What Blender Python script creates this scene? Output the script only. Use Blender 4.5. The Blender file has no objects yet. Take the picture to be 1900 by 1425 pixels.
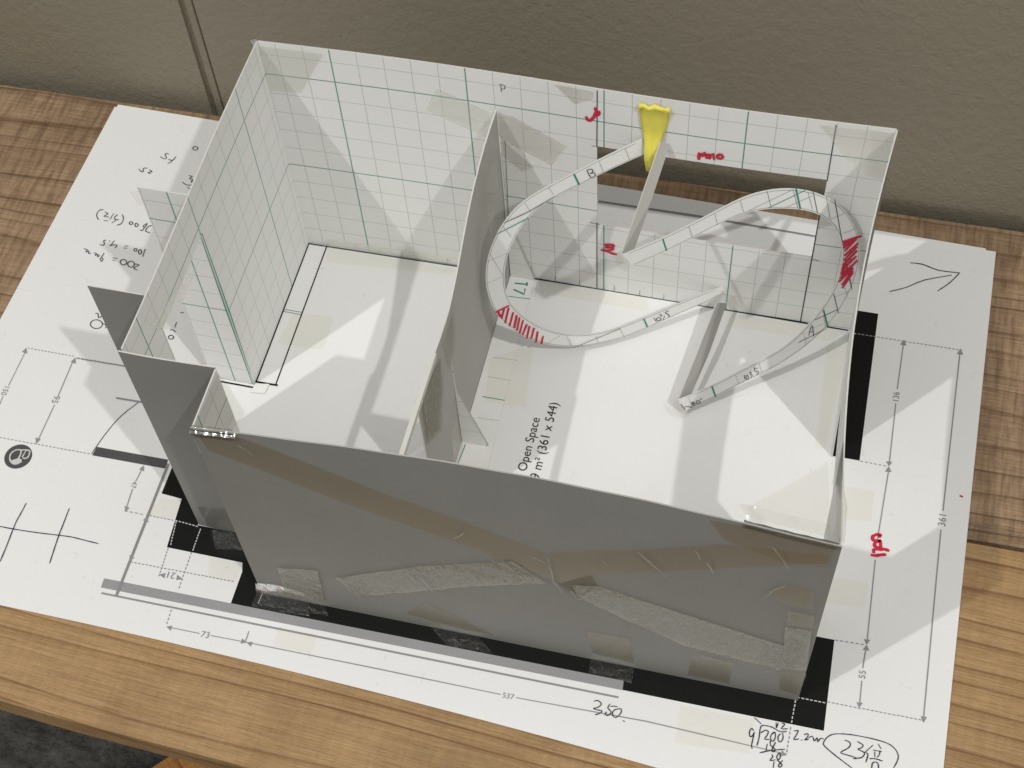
import bpy, bmesh, math, random
from mathutils import Vector, Matrix
random.seed(7)
S = 0.01                      # everything below is written in centimetres of the real model
scene = bpy.context.scene
COL = scene.collection

# ------------------------------------------------------------------ camera
cam_d = bpy.data.cameras.new('camera')
cam = bpy.data.objects.new('camera', cam_d); COL.objects.link(cam)
cam_d.sensor_width = 36.0
cam_d.lens = 2866.7 / 1900.0 * 36.0
cam_d.clip_start = 0.01; cam_d.clip_end = 50.0
RX, RY, RZ = (0.972192, 0.229138, -0.048367), (0.167147, -0.82358, -0.542012), (-0.164029, 0.518855, -0.838978)
cam.matrix_world = Matrix(((RX[0], -RY[0], -RZ[0], 17.3401*S),
                           (RX[1], -RY[1], -RZ[1], -36.7234*S),
                           (RX[2], -RY[2], -RZ[2], 50.9527*S), (0, 0, 0, 1)))
scene.camera = cam
# ------------------------------------------------------------------ room light: dim even room + two ceiling spot lamps
world = bpy.data.worlds.new('World'); scene.world = world; world.use_nodes = True
bg = world.node_tree.nodes['Background']
bg.inputs['Color'].default_value = (1.0, 0.99, 0.972, 1); bg.inputs['Strength'].default_value = 0.31
def lamp(name, loc, watt, rad):
    d = bpy.data.lights.new(name, 'POINT'); d.energy = watt; d.shadow_soft_size = rad; d.color = (1.0, 0.987, 0.962)
    o = bpy.data.objects.new(name, d); COL.objects.link(o); o.location = Vector(loc)*S
lamp('ceiling_lamp', (-78, -106, 190), 57.0, 0.016)
lamp('ceiling_lamp', (101, -92, 190), 57.0, 0.018)
ad = bpy.data.lights.new('overhead_fill', 'AREA'); ad.shape = 'RECTANGLE'; ad.size = 2.6; ad.size_y = 2.0; ad.energy = 12.0; ad.color = (1.0, 0.99, 0.97)  # added soft overhead fill for the ambient light, no such panel seen
ao = bpy.data.objects.new('overhead_fill', ad); COL.objects.link(ao); ao.location = (0.1, -0.55, 2.1)
vs = scene.view_settings
vs.view_transform = 'Standard'; vs.look = 'None'; vs.exposure = 0.0; vs.gamma = 1.0; vs.use_curve_mapping = False
scene.cycles.max_bounces = 7; scene.cycles.transparent_max_bounces = 16

# ------------------------------------------------------------------ measured outlines (cm, in the plane they lie in)
MARKS = {
 'note': [
  ('P','ink',0.035,[[(-9.08,4.07),(-9.08,4.03),(-9.1,3.99),(-9.13,3.96),(-9.18,3.95),(-9.24,3.96),(-9.28,3.99),(-9.3,4.03),(-9.31,4.07),(-9.29,4.11),(-9.25,4.14),(-9.2,4.15),(-9.15,4.14),(-9.11,4.11),(-9.08,4.07)],[(-8.47,4.02),(-8.38,4.02),(-8.34,3.91),(-8.57,3.86),(-8.62,3.76),(-8.57,3.65)],[(-10.24,3.5),(-10.38,3.52),(-10.38,3.4),(-10.27,3.3),(-10.34,3.2),(-10.56,3.29)],[(-9.88,3.43),(-9.95,3.2),(-10.16,3.21)],[(-9.95,3.2),(-10.02,3.05),(-10.1,3.0)],[(-10.9,2.55),(-11.06,2.52),(-11.05,2.41),(-10.99,2.35),(-11.09,2.31),(-11.25,2.44)],[(-10.78,2.48),(-10.62,2.4),(-10.78,2.32),(-10.65,2.28)],[(-8.93,2.49),(-8.78,2.48),(-8.84,2.33),(-8.68,2.31),(-8.72,2.17),(-8.54,2.18)],[(-9.08,2.08),(-8.78,1.97),(-8.32,2.12)],[(-8.41,2.69),(-8.28,2.53),(-8.39,2.46)],[(-8.35,2.42),(-8.26,2.26)],[(-8.77,1.84),(-8.64,1.8),(-8.61,1.69)],[(-8.71,1.47),(-8.65,1.36)],[(-8.48,1.44),(-8.31,1.38)]]),
  ('P','ink',0.035,[[(-11.97,-0.02),(-12.13,-0.12),(-12.14,-0.34),(-12.02,-0.54),(-11.94,-0.57)],[(-11.84,-0.15),(-11.67,-0.21),(-11.8,-0.37),(-11.57,-0.37)],[(-11.71,-0.59),(-11.53,-0.58)],[(-11.43,-0.14),(-11.48,-0.48)],[(-11.25,-0.17),(-11.32,-0.41),(-11.08,-0.43)],[(-11.19,-0.45),(-11.32,-0.65)],[(-11.04,-0.13),(-10.91,-0.33),(-10.9,-0.59),(-11.05,-0.73)],[(-10.42,-0.49),(-10.42,-0.52),(-10.43,-0.55),(-10.45,-0.57),(-10.49,-0.58),(-10.52,-0.57),(-10.55,-0.55),(-10.57,-0.52),(-10.58,-0.48),(-10.57,-0.45),(-10.54,-0.43),(-10.51,-0.43),(-10.47,-0.44),(-10.44,-0.46),(-10.42,-0.49)],[(-10.16,-0.53),(-10.15,-0.57),(-10.16,-0.61),(-10.18,-0.63),(-10.21,-0.64),(-10.24,-0.63),(-10.27,-0.6),(-10.29,-0.56),(-10.3,-0.52),(-10.3,-0.49),(-10.27,-0.46),(-10.24,-0.46),(-10.21,-0.47),(-10.18,-0.5),(-10.16,-0.53)],[(-9.8,-0.38),(-9.91,-0.53),(-9.84,-0.65),(-9.88,-0.79),(-9.97,-0.78)],[(-9.85,-0.63),(-9.8,-0.53),(-9.8,-0.38)],[(-9.51,-0.47),(-9.66,-0.5),(-9.72,-0.65),(-9.71,-0.8),(-9.52,-0.83)]]),
  ('P','ink',0.035,[[(-11.23,-1.57),(-11.31,-1.65),(-11.24,-1.73),(-11.23,-1.86),(-11.39,-1.86)],[(-11.08,-1.58),(-11.03,-1.61)],[(-10.86,-1.54),(-10.93,-1.84)],[(-10.96,-1.8),(-10.66,-1.74),(-10.69,-1.9)],[(-10.32,-1.72),(-10.17,-1.7)],[(-10.32,-1.83),(-10.19,-1.82)],[(-9.72,-1.82),(-9.73,-1.89),(-9.8,-1.9),(-9.85,-1.84),(-9.84,-1.78),(-9.78,-1.76),(-9.72,-1.82)],[(-9.49,-1.88),(-9.48,-1.93),(-9.48,-1.97),(-9.5,-2.0),(-9.53,-2.01),(-9.56,-1.99),(-9.6,-1.95),(-9.62,-1.91),(-9.63,-1.86),(-9.63,-1.81),(-9.61,-1.79),(-9.58,-1.78),(-9.55,-1.8),(-9.51,-1.83),(-9.49,-1.88)],[(-9.39,-1.71),(-9.36,-2.11)]]),
  ('P','ink',0.035,[[(-11.98,-2.2),(-11.82,-2.23),(-11.84,-2.36),(-11.74,-2.26),(-11.7,-2.4),(-11.61,-2.36)],[(-11.48,-2.32),(-11.37,-2.34),(-11.38,-2.45),(-11.28,-2.36),(-11.25,-2.49),(-11.18,-2.41)],[(-11.05,-2.25),(-11.07,-2.49),(-11.1,-2.58),(-11.02,-2.65),(-10.95,-2.6),(-11.04,-2.51)],[(-10.99,-2.65),(-11.01,-2.73)],[(-10.58,-2.42),(-10.39,-2.42)],[(-10.56,-2.54),(-10.42,-2.54)],[(-9.92,-2.52),(-9.91,-2.59),(-9.93,-2.64),(-9.98,-2.68),(-10.03,-2.69),(-10.1,-2.67),(-10.15,-2.63),(-10.19,-2.58),(-10.2,-2.51),(-10.18,-2.46),(-10.14,-2.42),(-10.08,-2.41),(-10.02,-2.42),(-9.96,-2.47),(-9.92,-2.52)],[(-9.56,-2.56),(-9.55,-2.63),(-9.57,-2.69),(-9.62,-2.73),(-9.68,-2.74),(-9.74,-2.72),(-9.8,-2.68),(-9.84,-2.61),(-9.85,-2.55),(-9.83,-2.49),(-9.79,-2.45),(-9.73,-2.43),(-9.66,-2.45),(-9.6,-2.5),(-9.56,-2.56)],[(-9.56,-2.54),(-9.35,-2.56),(-9.47,-2.69),(-9.49,-2.78),(-9.32,-2.83)]]),
  ('P','ink',0.035,[[(-10.23,-5.28),(-10.13,-5.26),(-10.02,-5.46),(-9.9,-5.31)],[(-9.75,-5.73),(-9.74,-5.82),(-9.78,-5.91),(-9.86,-5.97),(-9.97,-5.99),(-10.08,-5.97),(-10.18,-5.91),(-10.24,-5.83),(-10.25,-5.73),(-10.21,-5.65),(-10.13,-5.59),(-10.02,-5.57),(-9.91,-5.59),(-9.81,-5.65),(-9.75,-5.73)],[(-9.78,-5.7),(-9.59,-5.74),(-9.55,-5.89)]]),
  ('P','ink',0.035,[[(-6.76,-5.05),(-6.75,-5.29)],[(-6.88,-5.46),(-6.78,-5.42),(-6.64,-5.51)],[(-6.62,-5.77),(-6.62,-5.81),(-6.64,-5.85),(-6.67,-5.87),(-6.72,-5.88),(-6.76,-5.87),(-6.8,-5.85),(-6.83,-5.81),(-6.83,-5.77),(-6.82,-5.73),(-6.78,-5.7),(-6.74,-5.69),(-6.69,-5.7),(-6.65,-5.73),(-6.62,-5.77)],[(-6.77,-4.53),(-6.64,-4.52)]]),
  ('P','ink',0.04,[[(-9.54,-14.17),(-9.57,-14.64),(-9.6,-15.0),(-9.59,-15.29),(-9.54,-16.16),(-9.53,-16.69)],[(-7.82,-14.05),(-7.79,-14.7),(-7.77,-15.2),(-7.72,-15.77),(-7.66,-16.36)],[(-10.29,-15.31),(-9.58,-15.31),(-8.66,-15.27),(-7.77,-15.2),(-7.23,-15.17),(-6.66,-15.2),(-6.17,-15.22)]]),
  ('P','ink',0.035,[[(13.17,-17.38),(13.28,-17.33),(13.43,-17.41),(13.36,-17.55),(13.2,-17.65),(13.38,-17.66),(13.51,-17.68),(13.43,-17.78),(13.31,-17.85)],[(13.72,-17.37),(13.68,-17.52),(13.81,-17.62),(13.79,-17.73),(13.71,-17.79),(13.63,-17.76),(13.66,-17.67)],[(13.76,-17.45),(13.87,-17.41),(13.99,-17.41)],[(14.06,-17.47),(13.93,-17.53),(13.87,-17.65),(13.91,-17.76),(14.01,-17.8),(14.11,-17.7),(14.16,-17.56),(14.13,-17.46),(14.06,-17.47)],[(14.28,-17.86),(14.33,-17.88)]]),
  ('P','ink',0.035,[[(18.68,-17.26),(18.6,-17.2),(18.55,-17.35),(18.6,-17.5),(18.68,-17.44),(18.71,-17.31),(18.7,-17.6),(18.69,-17.81),(18.73,-17.9)],[(18.87,-17.76),(18.9,-17.46),(18.9,-17.07),(19.1,-17.0),(19.3,-17.02),(19.56,-17.11),(19.77,-17.06)],[(18.94,-17.29),(19.05,-17.18),(19.17,-17.19),(19.15,-17.34),(19.09,-17.49),(19.25,-17.46)],[(19.36,-17.17),(19.28,-17.31),(19.3,-17.47),(19.39,-17.49),(19.43,-17.32),(19.39,-17.17),(19.33,-17.24)],[(19.58,-17.19),(19.52,-17.3),(19.55,-17.44),(19.63,-17.47),(19.69,-17.31),(19.65,-17.15)],[(19.39,-16.83),(19.42,-17.01),(19.46,-16.82)],[(19.58,-16.8),(19.68,-16.82),(19.59,-17.0),(19.79,-16.96)],[(19.2,-17.64),(19.19,-17.88)],[(19.29,-17.51),(19.31,-17.65),(19.48,-17.76),(19.46,-17.86),(19.38,-17.84),(19.4,-17.72),(19.46,-17.52)],[(19.01,-17.99),(19.32,-17.85),(19.8,-17.69)],[(19.41,-17.97),(19.44,-18.05),(19.37,-18.19),(19.53,-18.13)],[(19.63,-17.87),(19.57,-18.0),(19.63,-18.11),(19.69,-18.0),(19.65,-17.86)],[(19.51,-18.2),(19.51,-18.44)],[(19.61,-18.13),(19.78,-18.24),(19.73,-18.35),(19.67,-18.3),(19.78,-18.1)],[(18.65,-16.81),(18.9,-16.98)]]),
  ('P','ink',0.035,[[(20.03,-16.99),(20.15,-16.94),(20.12,-17.09),(20.05,-17.29),(20.21,-17.23)],[(20.29,-17.26),(20.33,-17.25)],[(20.37,-17.04),(20.49,-16.99),(20.49,-17.11),(20.41,-17.23),(20.53,-17.18)],[(20.54,-17.12),(20.65,-17.04),(20.73,-17.2),(20.81,-17.06),(20.85,-17.2),(20.92,-17.06),(21.02,-17.06)]]),
  ('P','ink',0.035,[[(22.06,-17.86),(21.74,-17.69),(21.33,-17.46),(21.08,-17.29),(21.04,-17.18),(21.14,-16.97),(21.31,-16.83),(21.55,-16.76),(21.91,-16.71),(22.38,-16.7),(22.77,-16.71),(23.15,-16.76),(23.39,-16.89),(23.52,-17.08),(23.52,-17.28),(23.42,-17.56)],[(21.73,-16.95),(21.88,-16.98),(21.93,-17.08),(21.85,-17.22),(21.64,-17.41),(21.9,-17.45),(22.19,-17.49),(22.08,-17.53)],[(22.15,-16.91),(22.34,-16.99),(22.3,-17.1),(22.19,-17.17),(22.41,-17.24),(22.4,-17.36),(22.32,-17.45),(22.15,-17.5)],[(22.67,-16.92),(22.41,-17.26)],[(22.48,-17.24),(22.54,-17.29),(22.5,-17.56)],[(22.84,-16.85),(22.94,-16.99)],[(22.7,-17.09),(22.97,-17.09)],[(22.75,-17.14),(22.77,-17.32)],[(22.92,-17.07),(22.91,-17.21),(22.85,-17.31)],[(22.61,-17.42),(22.8,-17.38),(23.03,-17.41)],[(22.71,-17.74),(22.72,-17.55),(22.83,-17.49),(22.91,-17.55),(22.93,-17.69)]]),
  ('P','ink',0.04,[[(21.3,2.12),(21.92,2.45),(22.6,2.96),(23.64,3.42)],[(21.98,3.73),(22.45,3.75),(23.12,3.57),(23.95,3.6)],[(23.95,3.6),(23.6,3.02),(23.17,2.52)]]),
  ('P','red',0.12,[[(22.03,-9.01),(22.09,-8.96),(22.05,-8.92),(21.95,-8.94),(21.84,-9.03),(21.81,-9.14),(21.87,-9.2),(21.97,-9.2),(22.1,-9.16)],[(22.09,-9.16),(21.94,-9.29),(21.92,-9.41),(22.01,-9.46),(22.13,-9.49),(22.12,-9.26),(22.08,-9.18)],[(21.93,-9.69),(21.91,-9.61),(21.97,-9.55),(22.15,-9.52),(22.28,-9.48),(22.43,-9.51)],[(21.87,-9.81),(22.02,-9.8),(22.17,-9.74),(22.34,-9.69)]]),
  ('P','red',0.1,[[(24.78,-6.72),(24.84,-6.73)]]),
 ],
 'print_line': [
  ('P','black',0.09,[[(-2.66,-0.07),(3.83,-0.01),(9.72,0.0),(14.95,-0.03),(19.88,-0.09)]]),
  ('P','black',0.075,[[(-2.63,-0.07),(-2.62,-7.15)],[(-1.84,-0.09),(-1.81,-7.09)]]),
  ('P','black',0.12,[[(-2.67,-7.14),(-1.75,-7.13)]]),
  ('P','black',0.03,[[(-2.62,-3.53),(-1.85,-3.54)],[(-2.63,-3.64),(-1.86,-3.65)]]),
  ('P','black',0.1,[[(-5.16,-7.4),(-2.65,-7.42)]]),
  ('P','white',0.05,[[(-3.6,-13.73),(-3.6,-13.79)],[(-3.59,-13.86),(-3.58,-13.92)],[(-3.57,-13.99),(-3.56,-14.05)],[(-3.55,-14.12),(-3.54,-14.18)],[(-3.53,-14.25),(-3.53,-14.31)],[(-3.52,-14.38),(-3.51,-14.44)],[(-3.5,-14.51),(-3.49,-14.56)],[(-3.48,-14.63),(-3.47,-14.69)],[(-2.59,-13.84),(-2.59,-13.9)],[(-2.59,-13.96),(-2.59,-14.02)],[(-2.59,-14.09),(-2.59,-14.14)],[(-2.59,-14.21),(-2.58,-14.26)],[(-2.58,-14.33),(-2.58,-14.38)],[(-2.58,-14.45),(-2.58,-14.5)],[(-2.58,-14.56),(-2.58,-14.62)],[(-2.57,-14.68),(-2.57,-14.74)],[(-3.64,-13.69),(-3.58,-13.7)],[(-3.5,-13.7),(-3.44,-13.71)],[(-3.36,-13.71),(-3.3,-13.72)],[(-3.22,-13.72),(-3.16,-13.73)],[(-3.08,-13.73),(-3.02,-13.74)],[(-2.94,-13.74),(-2.88,-13.75)],[(-2.8,-13.76),(-2.74,-13.76)],[(0.55,-15.73),(0.55,-15.78)],[(0.54,-15.83),(0.54,-15.88)],[(0.53,-15.94),(0.53,-15.98)],[(0.53,-16.04),(0.52,-16.08)],[(0.52,-16.14),(0.51,-16.18)],[(0.51,-16.24),(0.51,-16.28)],[(19.98,-15.76),(20.04,-15.76)],[(20.12,-15.76),(20.19,-15.76)],[(20.27,-15.76),(20.34,-15.76)],[(20.42,-15.76),(20.48,-15.76)],[(20.56,-15.76),(20.63,-15.76)],[(20.7,-15.76),(20.77,-15.76)],[(20.85,-15.76),(20.91,-15.76)],[(19.92,-15.89),(19.92,-15.96)],[(19.92,-16.04),(19.92,-16.11)],[(19.91,-16.19),(19.91,-16.26)],[(19.91,-16.34),(19.91,-16.4)],[(19.9,-16.49),(19.9,-16.55)],[(19.9,-16.64),(19.9,-16.7)],[(19.62,-0.22),(19.7,-0.22)],[(19.79,-0.21),(19.87,-0.21)],[(19.96,-0.21),(20.04,-0.2)],[(20.13,-0.2),(20.2,-0.2)]]),
  ('P','grey',0.05,[[(-12.33,-7.44),(-12.27,-7.44)],[(-12.18,-7.44),(-12.12,-7.44)],[(-12.03,-7.45),(-11.97,-7.45)],[(-11.88,-7.45),(-11.82,-7.45)],[(-11.73,-7.45),(-11.67,-7.45)],[(-11.59,-7.45),(-11.52,-7.45)],[(-11.44,-7.45),(-11.37,-7.45)],[(-11.29,-7.45),(-11.22,-7.45)],[(-11.14,-7.45),(-11.07,-7.45)],[(-10.99,-7.45),(-10.92,-7.45)],[(-10.84,-7.45),(-10.77,-7.45)],[(-10.69,-7.45),(-10.63,-7.45)],[(-10.54,-7.45),(-10.48,-7.45)],[(-10.39,-7.45),(-10.33,-7.45)],[(-11.74,-11.64),(-11.67,-11.64)],[(-11.58,-11.64),(-11.5,-11.64)],[(-11.41,-11.64),(-11.34,-11.64)],[(-11.25,-11.64),(-11.18,-11.64)],[(-11.09,-11.64),(-11.02,-11.64)],[(-10.93,-11.64),(-10.86,-11.64)],[(-10.77,-11.64),(-10.69,-11.64)],[(-10.6,-11.64),(-10.53,-11.64)],[(-10.44,-11.64),(-10.37,-11.64)],[(-10.28,-11.63),(-10.21,-11.63)],[(-10.12,-11.63),(-10.05,-11.63)],[(-9.96,-11.63),(-9.89,-11.63)],[(-9.8,-11.63),(-9.73,-11.63)],[(-9.64,-11.63),(-9.57,-11.63)],[(-9.48,-11.63),(-9.41,-11.63)],[(-9.32,-11.63),(-9.24,-11.63)],[(-9.16,-11.63),(-9.08,-11.63)],[(-9.0,-11.63),(-8.92,-11.63)],[(-8.84,-11.63),(-8.76,-11.63)],[(-8.68,-11.62),(-8.6,-11.62)],[(-8.52,-11.62),(-8.44,-11.62)],[(-8.36,-11.62),(-8.28,-11.62)],[(-8.2,-11.62),(-8.13,-11.62)],[(-8.04,-11.62),(-7.97,-11.62)],[(-5.69,-13.7),(-5.59,-13.7)],[(-5.48,-13.7),(-5.38,-13.7)],[(-5.27,-13.7),(-5.17,-13.7)],[(-5.06,-13.71),(-4.97,-13.71)],[(-4.81,-13.7),(-4.75,-13.7)],[(-4.67,-13.7),(-4.6,-13.7)],[(-4.52,-13.7),(-4.46,-13.7)],[(-4.38,-13.7),(-4.31,-13.7)],[(-4.23,-13.7),(-4.17,-13.7)],[(-4.09,-13.7),(-4.03,-13.7)],[(-3.95,-13.7),(-3.88,-13.7)],[(-3.8,-13.7),(-3.74,-13.7)],[(-4.69,-15.68),(-4.62,-15.68)],[(-4.54,-15.68),(-4.47,-15.68)],[(-4.39,-15.68),(-4.32,-15.68)],[(-4.24,-15.68),(-4.18,-15.67)],[(-4.09,-15.67),(-4.03,-15.67)],[(-3.95,-15.67),(-3.88,-15.67)],[(-3.8,-15.67),(-3.73,-15.67)],[(-3.65,-15.67),(-3.59,-15.67)],[(-3.5,-15.67),(-3.44,-15.67)],[(-3.36,-15.67),(-3.29,-15.67)],[(-3.21,-15.67),(-3.14,-15.67)],[(-3.06,-15.66),(-3.0,-15.66)],[(-2.92,-15.66),(-2.85,-15.66)],[(-2.77,-15.66),(-2.7,-15.66)],[(-2.62,-15.66),(-2.56,-15.66)],[(-2.48,-15.66),(-2.41,-15.66)],[(-2.33,-15.66),(-2.27,-15.66)],[(-2.19,-15.66),(-2.12,-15.66)],[(-2.04,-15.66),(-1.97,-15.66)],[(-1.89,-15.65),(-1.83,-15.65)],[(-1.75,-15.65),(-1.68,-15.65)],[(-1.6,-15.65),(-1.54,-15.65)],[(-1.46,-15.65),(-1.39,-15.65)],[(-1.31,-15.65),(-1.25,-15.65)],[(-1.17,-15.65),(-1.1,-15.65)],[(-1.02,-15.65),(-0.96,-15.65)],[(-0.88,-15.65),(-0.81,-15.64)],[(-0.73,-15.64),(-0.67,-15.64)],[(-3.51,-14.86),(-3.51,-14.93)],[(-3.51,-15.0),(-3.5,-15.06)],[(-3.5,-15.13),(-3.5,-15.2)],[(-3.49,-15.27),(-3.49,-15.33)],[(-3.48,-15.4),(-3.48,-15.46)],[(-3.48,-15.54),(-3.47,-15.6)],[(-3.47,-15.67),(-3.47,-15.73)],[(-3.46,-15.8),(-3.46,-15.86)],[(-3.46,-15.94),(-3.45,-16.0)],[(-2.6,-14.85),(-2.59,-14.92)],[(-2.59,-15.01),(-2.59,-15.08)],[(-2.59,-15.16),(-2.58,-15.23)],[(-2.58,-15.32),(-2.58,-15.39)],[(-2.58,-15.47),(-2.58,-15.54)],[(-2.57,-15.63),(-2.57,-15.7)],[(-2.57,-15.78),(-2.57,-15.85)],[(-2.56,-15.93),(-2.56,-16.0)],[(-2.56,-16.09),(-2.56,-16.16)],[(-2.55,-16.24),(-2.55,-16.31)],[(-2.53,-17.2),(-2.52,-17.27)],[(-2.52,-17.36),(-2.52,-17.43)],[(-2.51,-17.52),(-2.51,-17.59)],[(-2.51,-17.68),(-2.5,-17.75)],[(20.3,-0.19),(20.37,-0.19)],[(20.45,-0.19),(20.52,-0.19)],[(20.61,-0.19),(20.68,-0.19)],[(20.76,-0.19),(20.83,-0.19)],[(20.91,-0.19),(20.98,-0.19)],[(21.07,-0.19),(21.14,-0.19)],[(21.22,-0.19),(21.29,-0.19)],[(21.38,-0.19),(21.45,-0.19)],[(21.53,-0.19),(21.6,-0.19)],[(21.68,-0.19),(21.75,-0.19)],[(21.84,-0.19),(21.91,-0.19)],[(21.99,-0.19),(22.06,-0.19)],[(22.14,-0.19),(22.21,-0.19)],[(22.3,-0.19),(22.37,-0.19)],[(22.45,-0.19),(22.52,-0.19)],[(22.6,-0.18),(22.67,-0.18)],[(22.75,-0.18),(22.82,-0.18)],[(22.91,-0.18),(22.98,-0.18)],[(23.06,-0.18),(23.13,-0.18)],[(23.21,-0.18),(23.28,-0.18)],[(23.36,-0.18),(23.43,-0.18)],[(23.52,-0.18),(23.58,-0.18)],[(23.67,-0.18),(23.74,-0.18)],[(23.82,-0.18),(23.89,-0.18)],[(23.97,-0.18),(24.04,-0.18)],[(24.12,-0.18),(24.19,-0.18)],[(21.04,-5.97),(21.12,-5.97)],[(21.22,-5.97),(21.29,-5.98)],[(21.39,-5.98),(21.46,-5.98)],[(21.56,-5.98),(21.63,-5.99)],[(21.73,-5.99),(21.8,-5.99)],[(21.9,-5.99),(21.97,-5.99)],[(20.99,-13.38),(21.07,-13.38)],[(21.16,-13.37),(21.24,-13.37)],[(21.34,-13.37),(21.42,-13.36)],[(21.52,-13.36),(21.6,-13.36)],[(21.7,-13.35),(21.77,-13.35)],[(21.87,-13.35),(21.95,-13.34)],[(21.01,-15.71),(21.07,-15.71)],[(21.16,-15.71),(21.22,-15.71)],[(21.3,-15.71),(21.37,-15.71)],[(21.45,-15.71),(21.52,-15.71)],[(21.6,-15.71),(21.66,-15.71)],[(21.75,-15.71),(21.81,-15.71)],[(21.89,-15.71),(21.96,-15.71)],[(22.04,-15.71),(22.11,-15.71)],[(22.19,-15.7),(22.25,-15.7)],[(22.33,-15.7),(22.4,-15.7)],[(22.48,-15.7),(22.55,-15.7)],[(22.63,-15.7),(22.69,-15.7)],[(22.77,-15.7),(22.84,-15.7)],[(22.92,-15.7),(22.98,-15.7)],[(23.06,-15.7),(23.13,-15.7)],[(23.21,-15.7),(23.28,-15.7)],[(23.36,-15.69),(23.42,-15.69)],[(23.5,-15.69),(23.57,-15.69)],[(23.65,-15.69),(23.71,-15.69)],[(23.79,-15.69),(23.86,-15.69)],[(23.94,-15.69),(24.0,-15.69)],[(24.08,-15.69),(24.15,-15.69)],[(19.89,-16.88),(19.89,-16.96)],[(19.89,-17.05),(19.89,-17.12)],[(19.89,-17.21),(19.89,-17.28)],[(19.88,-17.37),(19.88,-17.44)],[(19.88,-17.53),(19.88,-17.6)],[(19.88,-17.69),(19.88,-17.77)]]),
  ('P','grey',0.09,[[(-10.15,-7.51),(-10.05,-7.51)],[(-9.97,-7.51),(-9.87,-7.51)],[(-9.8,-7.51),(-9.69,-7.51)],[(-9.62,-7.51),(-9.51,-7.51)],[(-9.44,-7.5),(-9.34,-7.5)],[(-9.27,-7.5),(-9.16,-7.5)],[(-9.09,-7.5),(-8.98,-7.5)],[(-8.91,-7.5),(-8.81,-7.5)],[(-8.74,-7.5),(-8.63,-7.49)],[(-8.56,-7.49),(-8.46,-7.49)],[(-8.39,-7.49),(-8.28,-7.49)],[(-8.21,-7.49),(-8.11,-7.49)]]),
  ('P','grey',0.1,[[(-5.27,-17.1),(13.93,-17.06)]]),
  ('P','midgrey',0.12,[[(8.9,4.49),(13.16,4.49),(18.02,4.36)]]),
  ('P','midgrey',0.14,[[(-4.77,-11.45),(-4.72,-17.07)]]),
  ('P','black',0.03,[[(-7.88,-11.62),(-7.81,-11.23),(-7.64,-10.5),(-7.37,-9.74),(-6.91,-8.98)]]),
  ('P','grey',0.11,[[(-7.85,-8.99),(-6.75,-8.97)]]),
 ],
 'dimension_line': [
  ('P','grey',0.04,[[(-12.36,-7.61),(-12.38,-9.31)],[(-12.39,-9.84),(-12.36,-10.96)]]),
  ('P','grey',0.05,[[(-10.26,-7.59),(-10.21,-9.37)],[(-10.19,-9.8),(-10.2,-11.6)]]),
  ('P','grey',0.05,[[(-5.68,-11.75),(-5.74,-12.4)],[(-5.74,-12.76),(-5.67,-13.69)]]),
  ('P','grey',0.045,[[(-2.41,-17.86),(-1.21,-17.86)],[(-0.76,-17.85),(0.53,-17.83)],[(0.53,-17.41),(0.53,-17.83)]]),
  ('P','grey',0.045,[[(0.53,-17.83),(5.46,-17.81),(9.93,-17.82)],[(10.5,-17.82),(15.08,-17.71),(19.88,-17.85)]]),
  ('P','grey',0.05,[[(22.09,-0.23),(22.06,-2.47)],[(22.07,-3.17),(22.09,-5.85)]]),
  ('P','grey',0.05,[[(22.1,-6.13),(22.0,-9.1)],[(22.01,-9.99),(22.07,-13.19)]]),
  ('P','grey',0.05,[[(22.06,-13.4),(22.03,-14.22)],[(22.05,-14.71),(22.07,-15.58)]]),
  ('P','grey',0.055,[[(24.27,-0.18),(24.21,-7.46)],[(24.2,-8.28),(24.23,-15.71)]]),
 ],
 'arrow_head': [
  ('P','grey',0,[[(-12.4,-7.46),(-12.49,-7.68),(-12.25,-7.71)],[(-10.23,-7.5),(-10.33,-7.74),(-10.09,-7.79)],[(-10.21,-11.63),(-10.11,-11.4),(-10.34,-11.36)],[(-5.68,-11.68),(-5.8,-11.88),(-5.58,-11.93)],[(-5.67,-13.74),(-5.55,-13.55),(-5.77,-13.5)],[(-4.75,-13.74),(-4.86,-13.95),(-4.64,-13.99)],[(-4.75,-15.67),(-4.62,-15.49),(-4.83,-15.43)],[(-2.47,-17.86),(-2.27,-17.98),(-2.28,-17.78)],[(0.59,-17.84),(0.38,-17.72),(0.39,-17.92)],[(0.59,-17.84),(0.79,-17.96),(0.78,-17.76)],[(-3.46,-15.94),(-3.23,-16.06),(-3.25,-15.85)],[(-2.54,-15.95),(-2.79,-15.82),(-2.77,-16.03)],[(22.1,-0.12),(21.96,-0.38),(22.21,-0.39)],[(24.29,-0.1),(24.15,-0.39),(24.39,-0.39)],[(22.09,-5.99),(22.2,-5.77),(21.97,-5.79)],[(22.09,-5.99),(21.97,-6.24),(22.21,-6.22)],[(22.07,-13.33),(22.17,-13.12),(21.95,-13.14)],[(22.07,-13.33),(21.96,-13.55),(22.18,-13.53)],[(22.07,-15.7),(22.17,-15.49),(21.96,-15.52)],[(24.24,-15.78),(24.34,-15.54),(24.13,-15.56)],[(19.88,-17.89),(19.72,-17.74),(19.67,-17.97)]]),
 ],
 'grey_strip': [
  ('P','strip',0,[[(-5.43,-16.51),(5.07,-16.46),(14.02,-16.42),(14.05,-16.77),(5.17,-16.82),(-5.41,-16.89)]]),
 ],
 'door_leaf': [
  ('P','leaf',0,[[(-7.8,-11.26),(-4.85,-11.24),(-4.79,-11.64),(-7.84,-11.66)]]),
 ],
 'wall_mark': [
  ('K','ink',0.05,[[(9.76,11.55),(9.74,8.69)],[(9.73,4.27),(9.72,0.04)]]),
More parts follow.
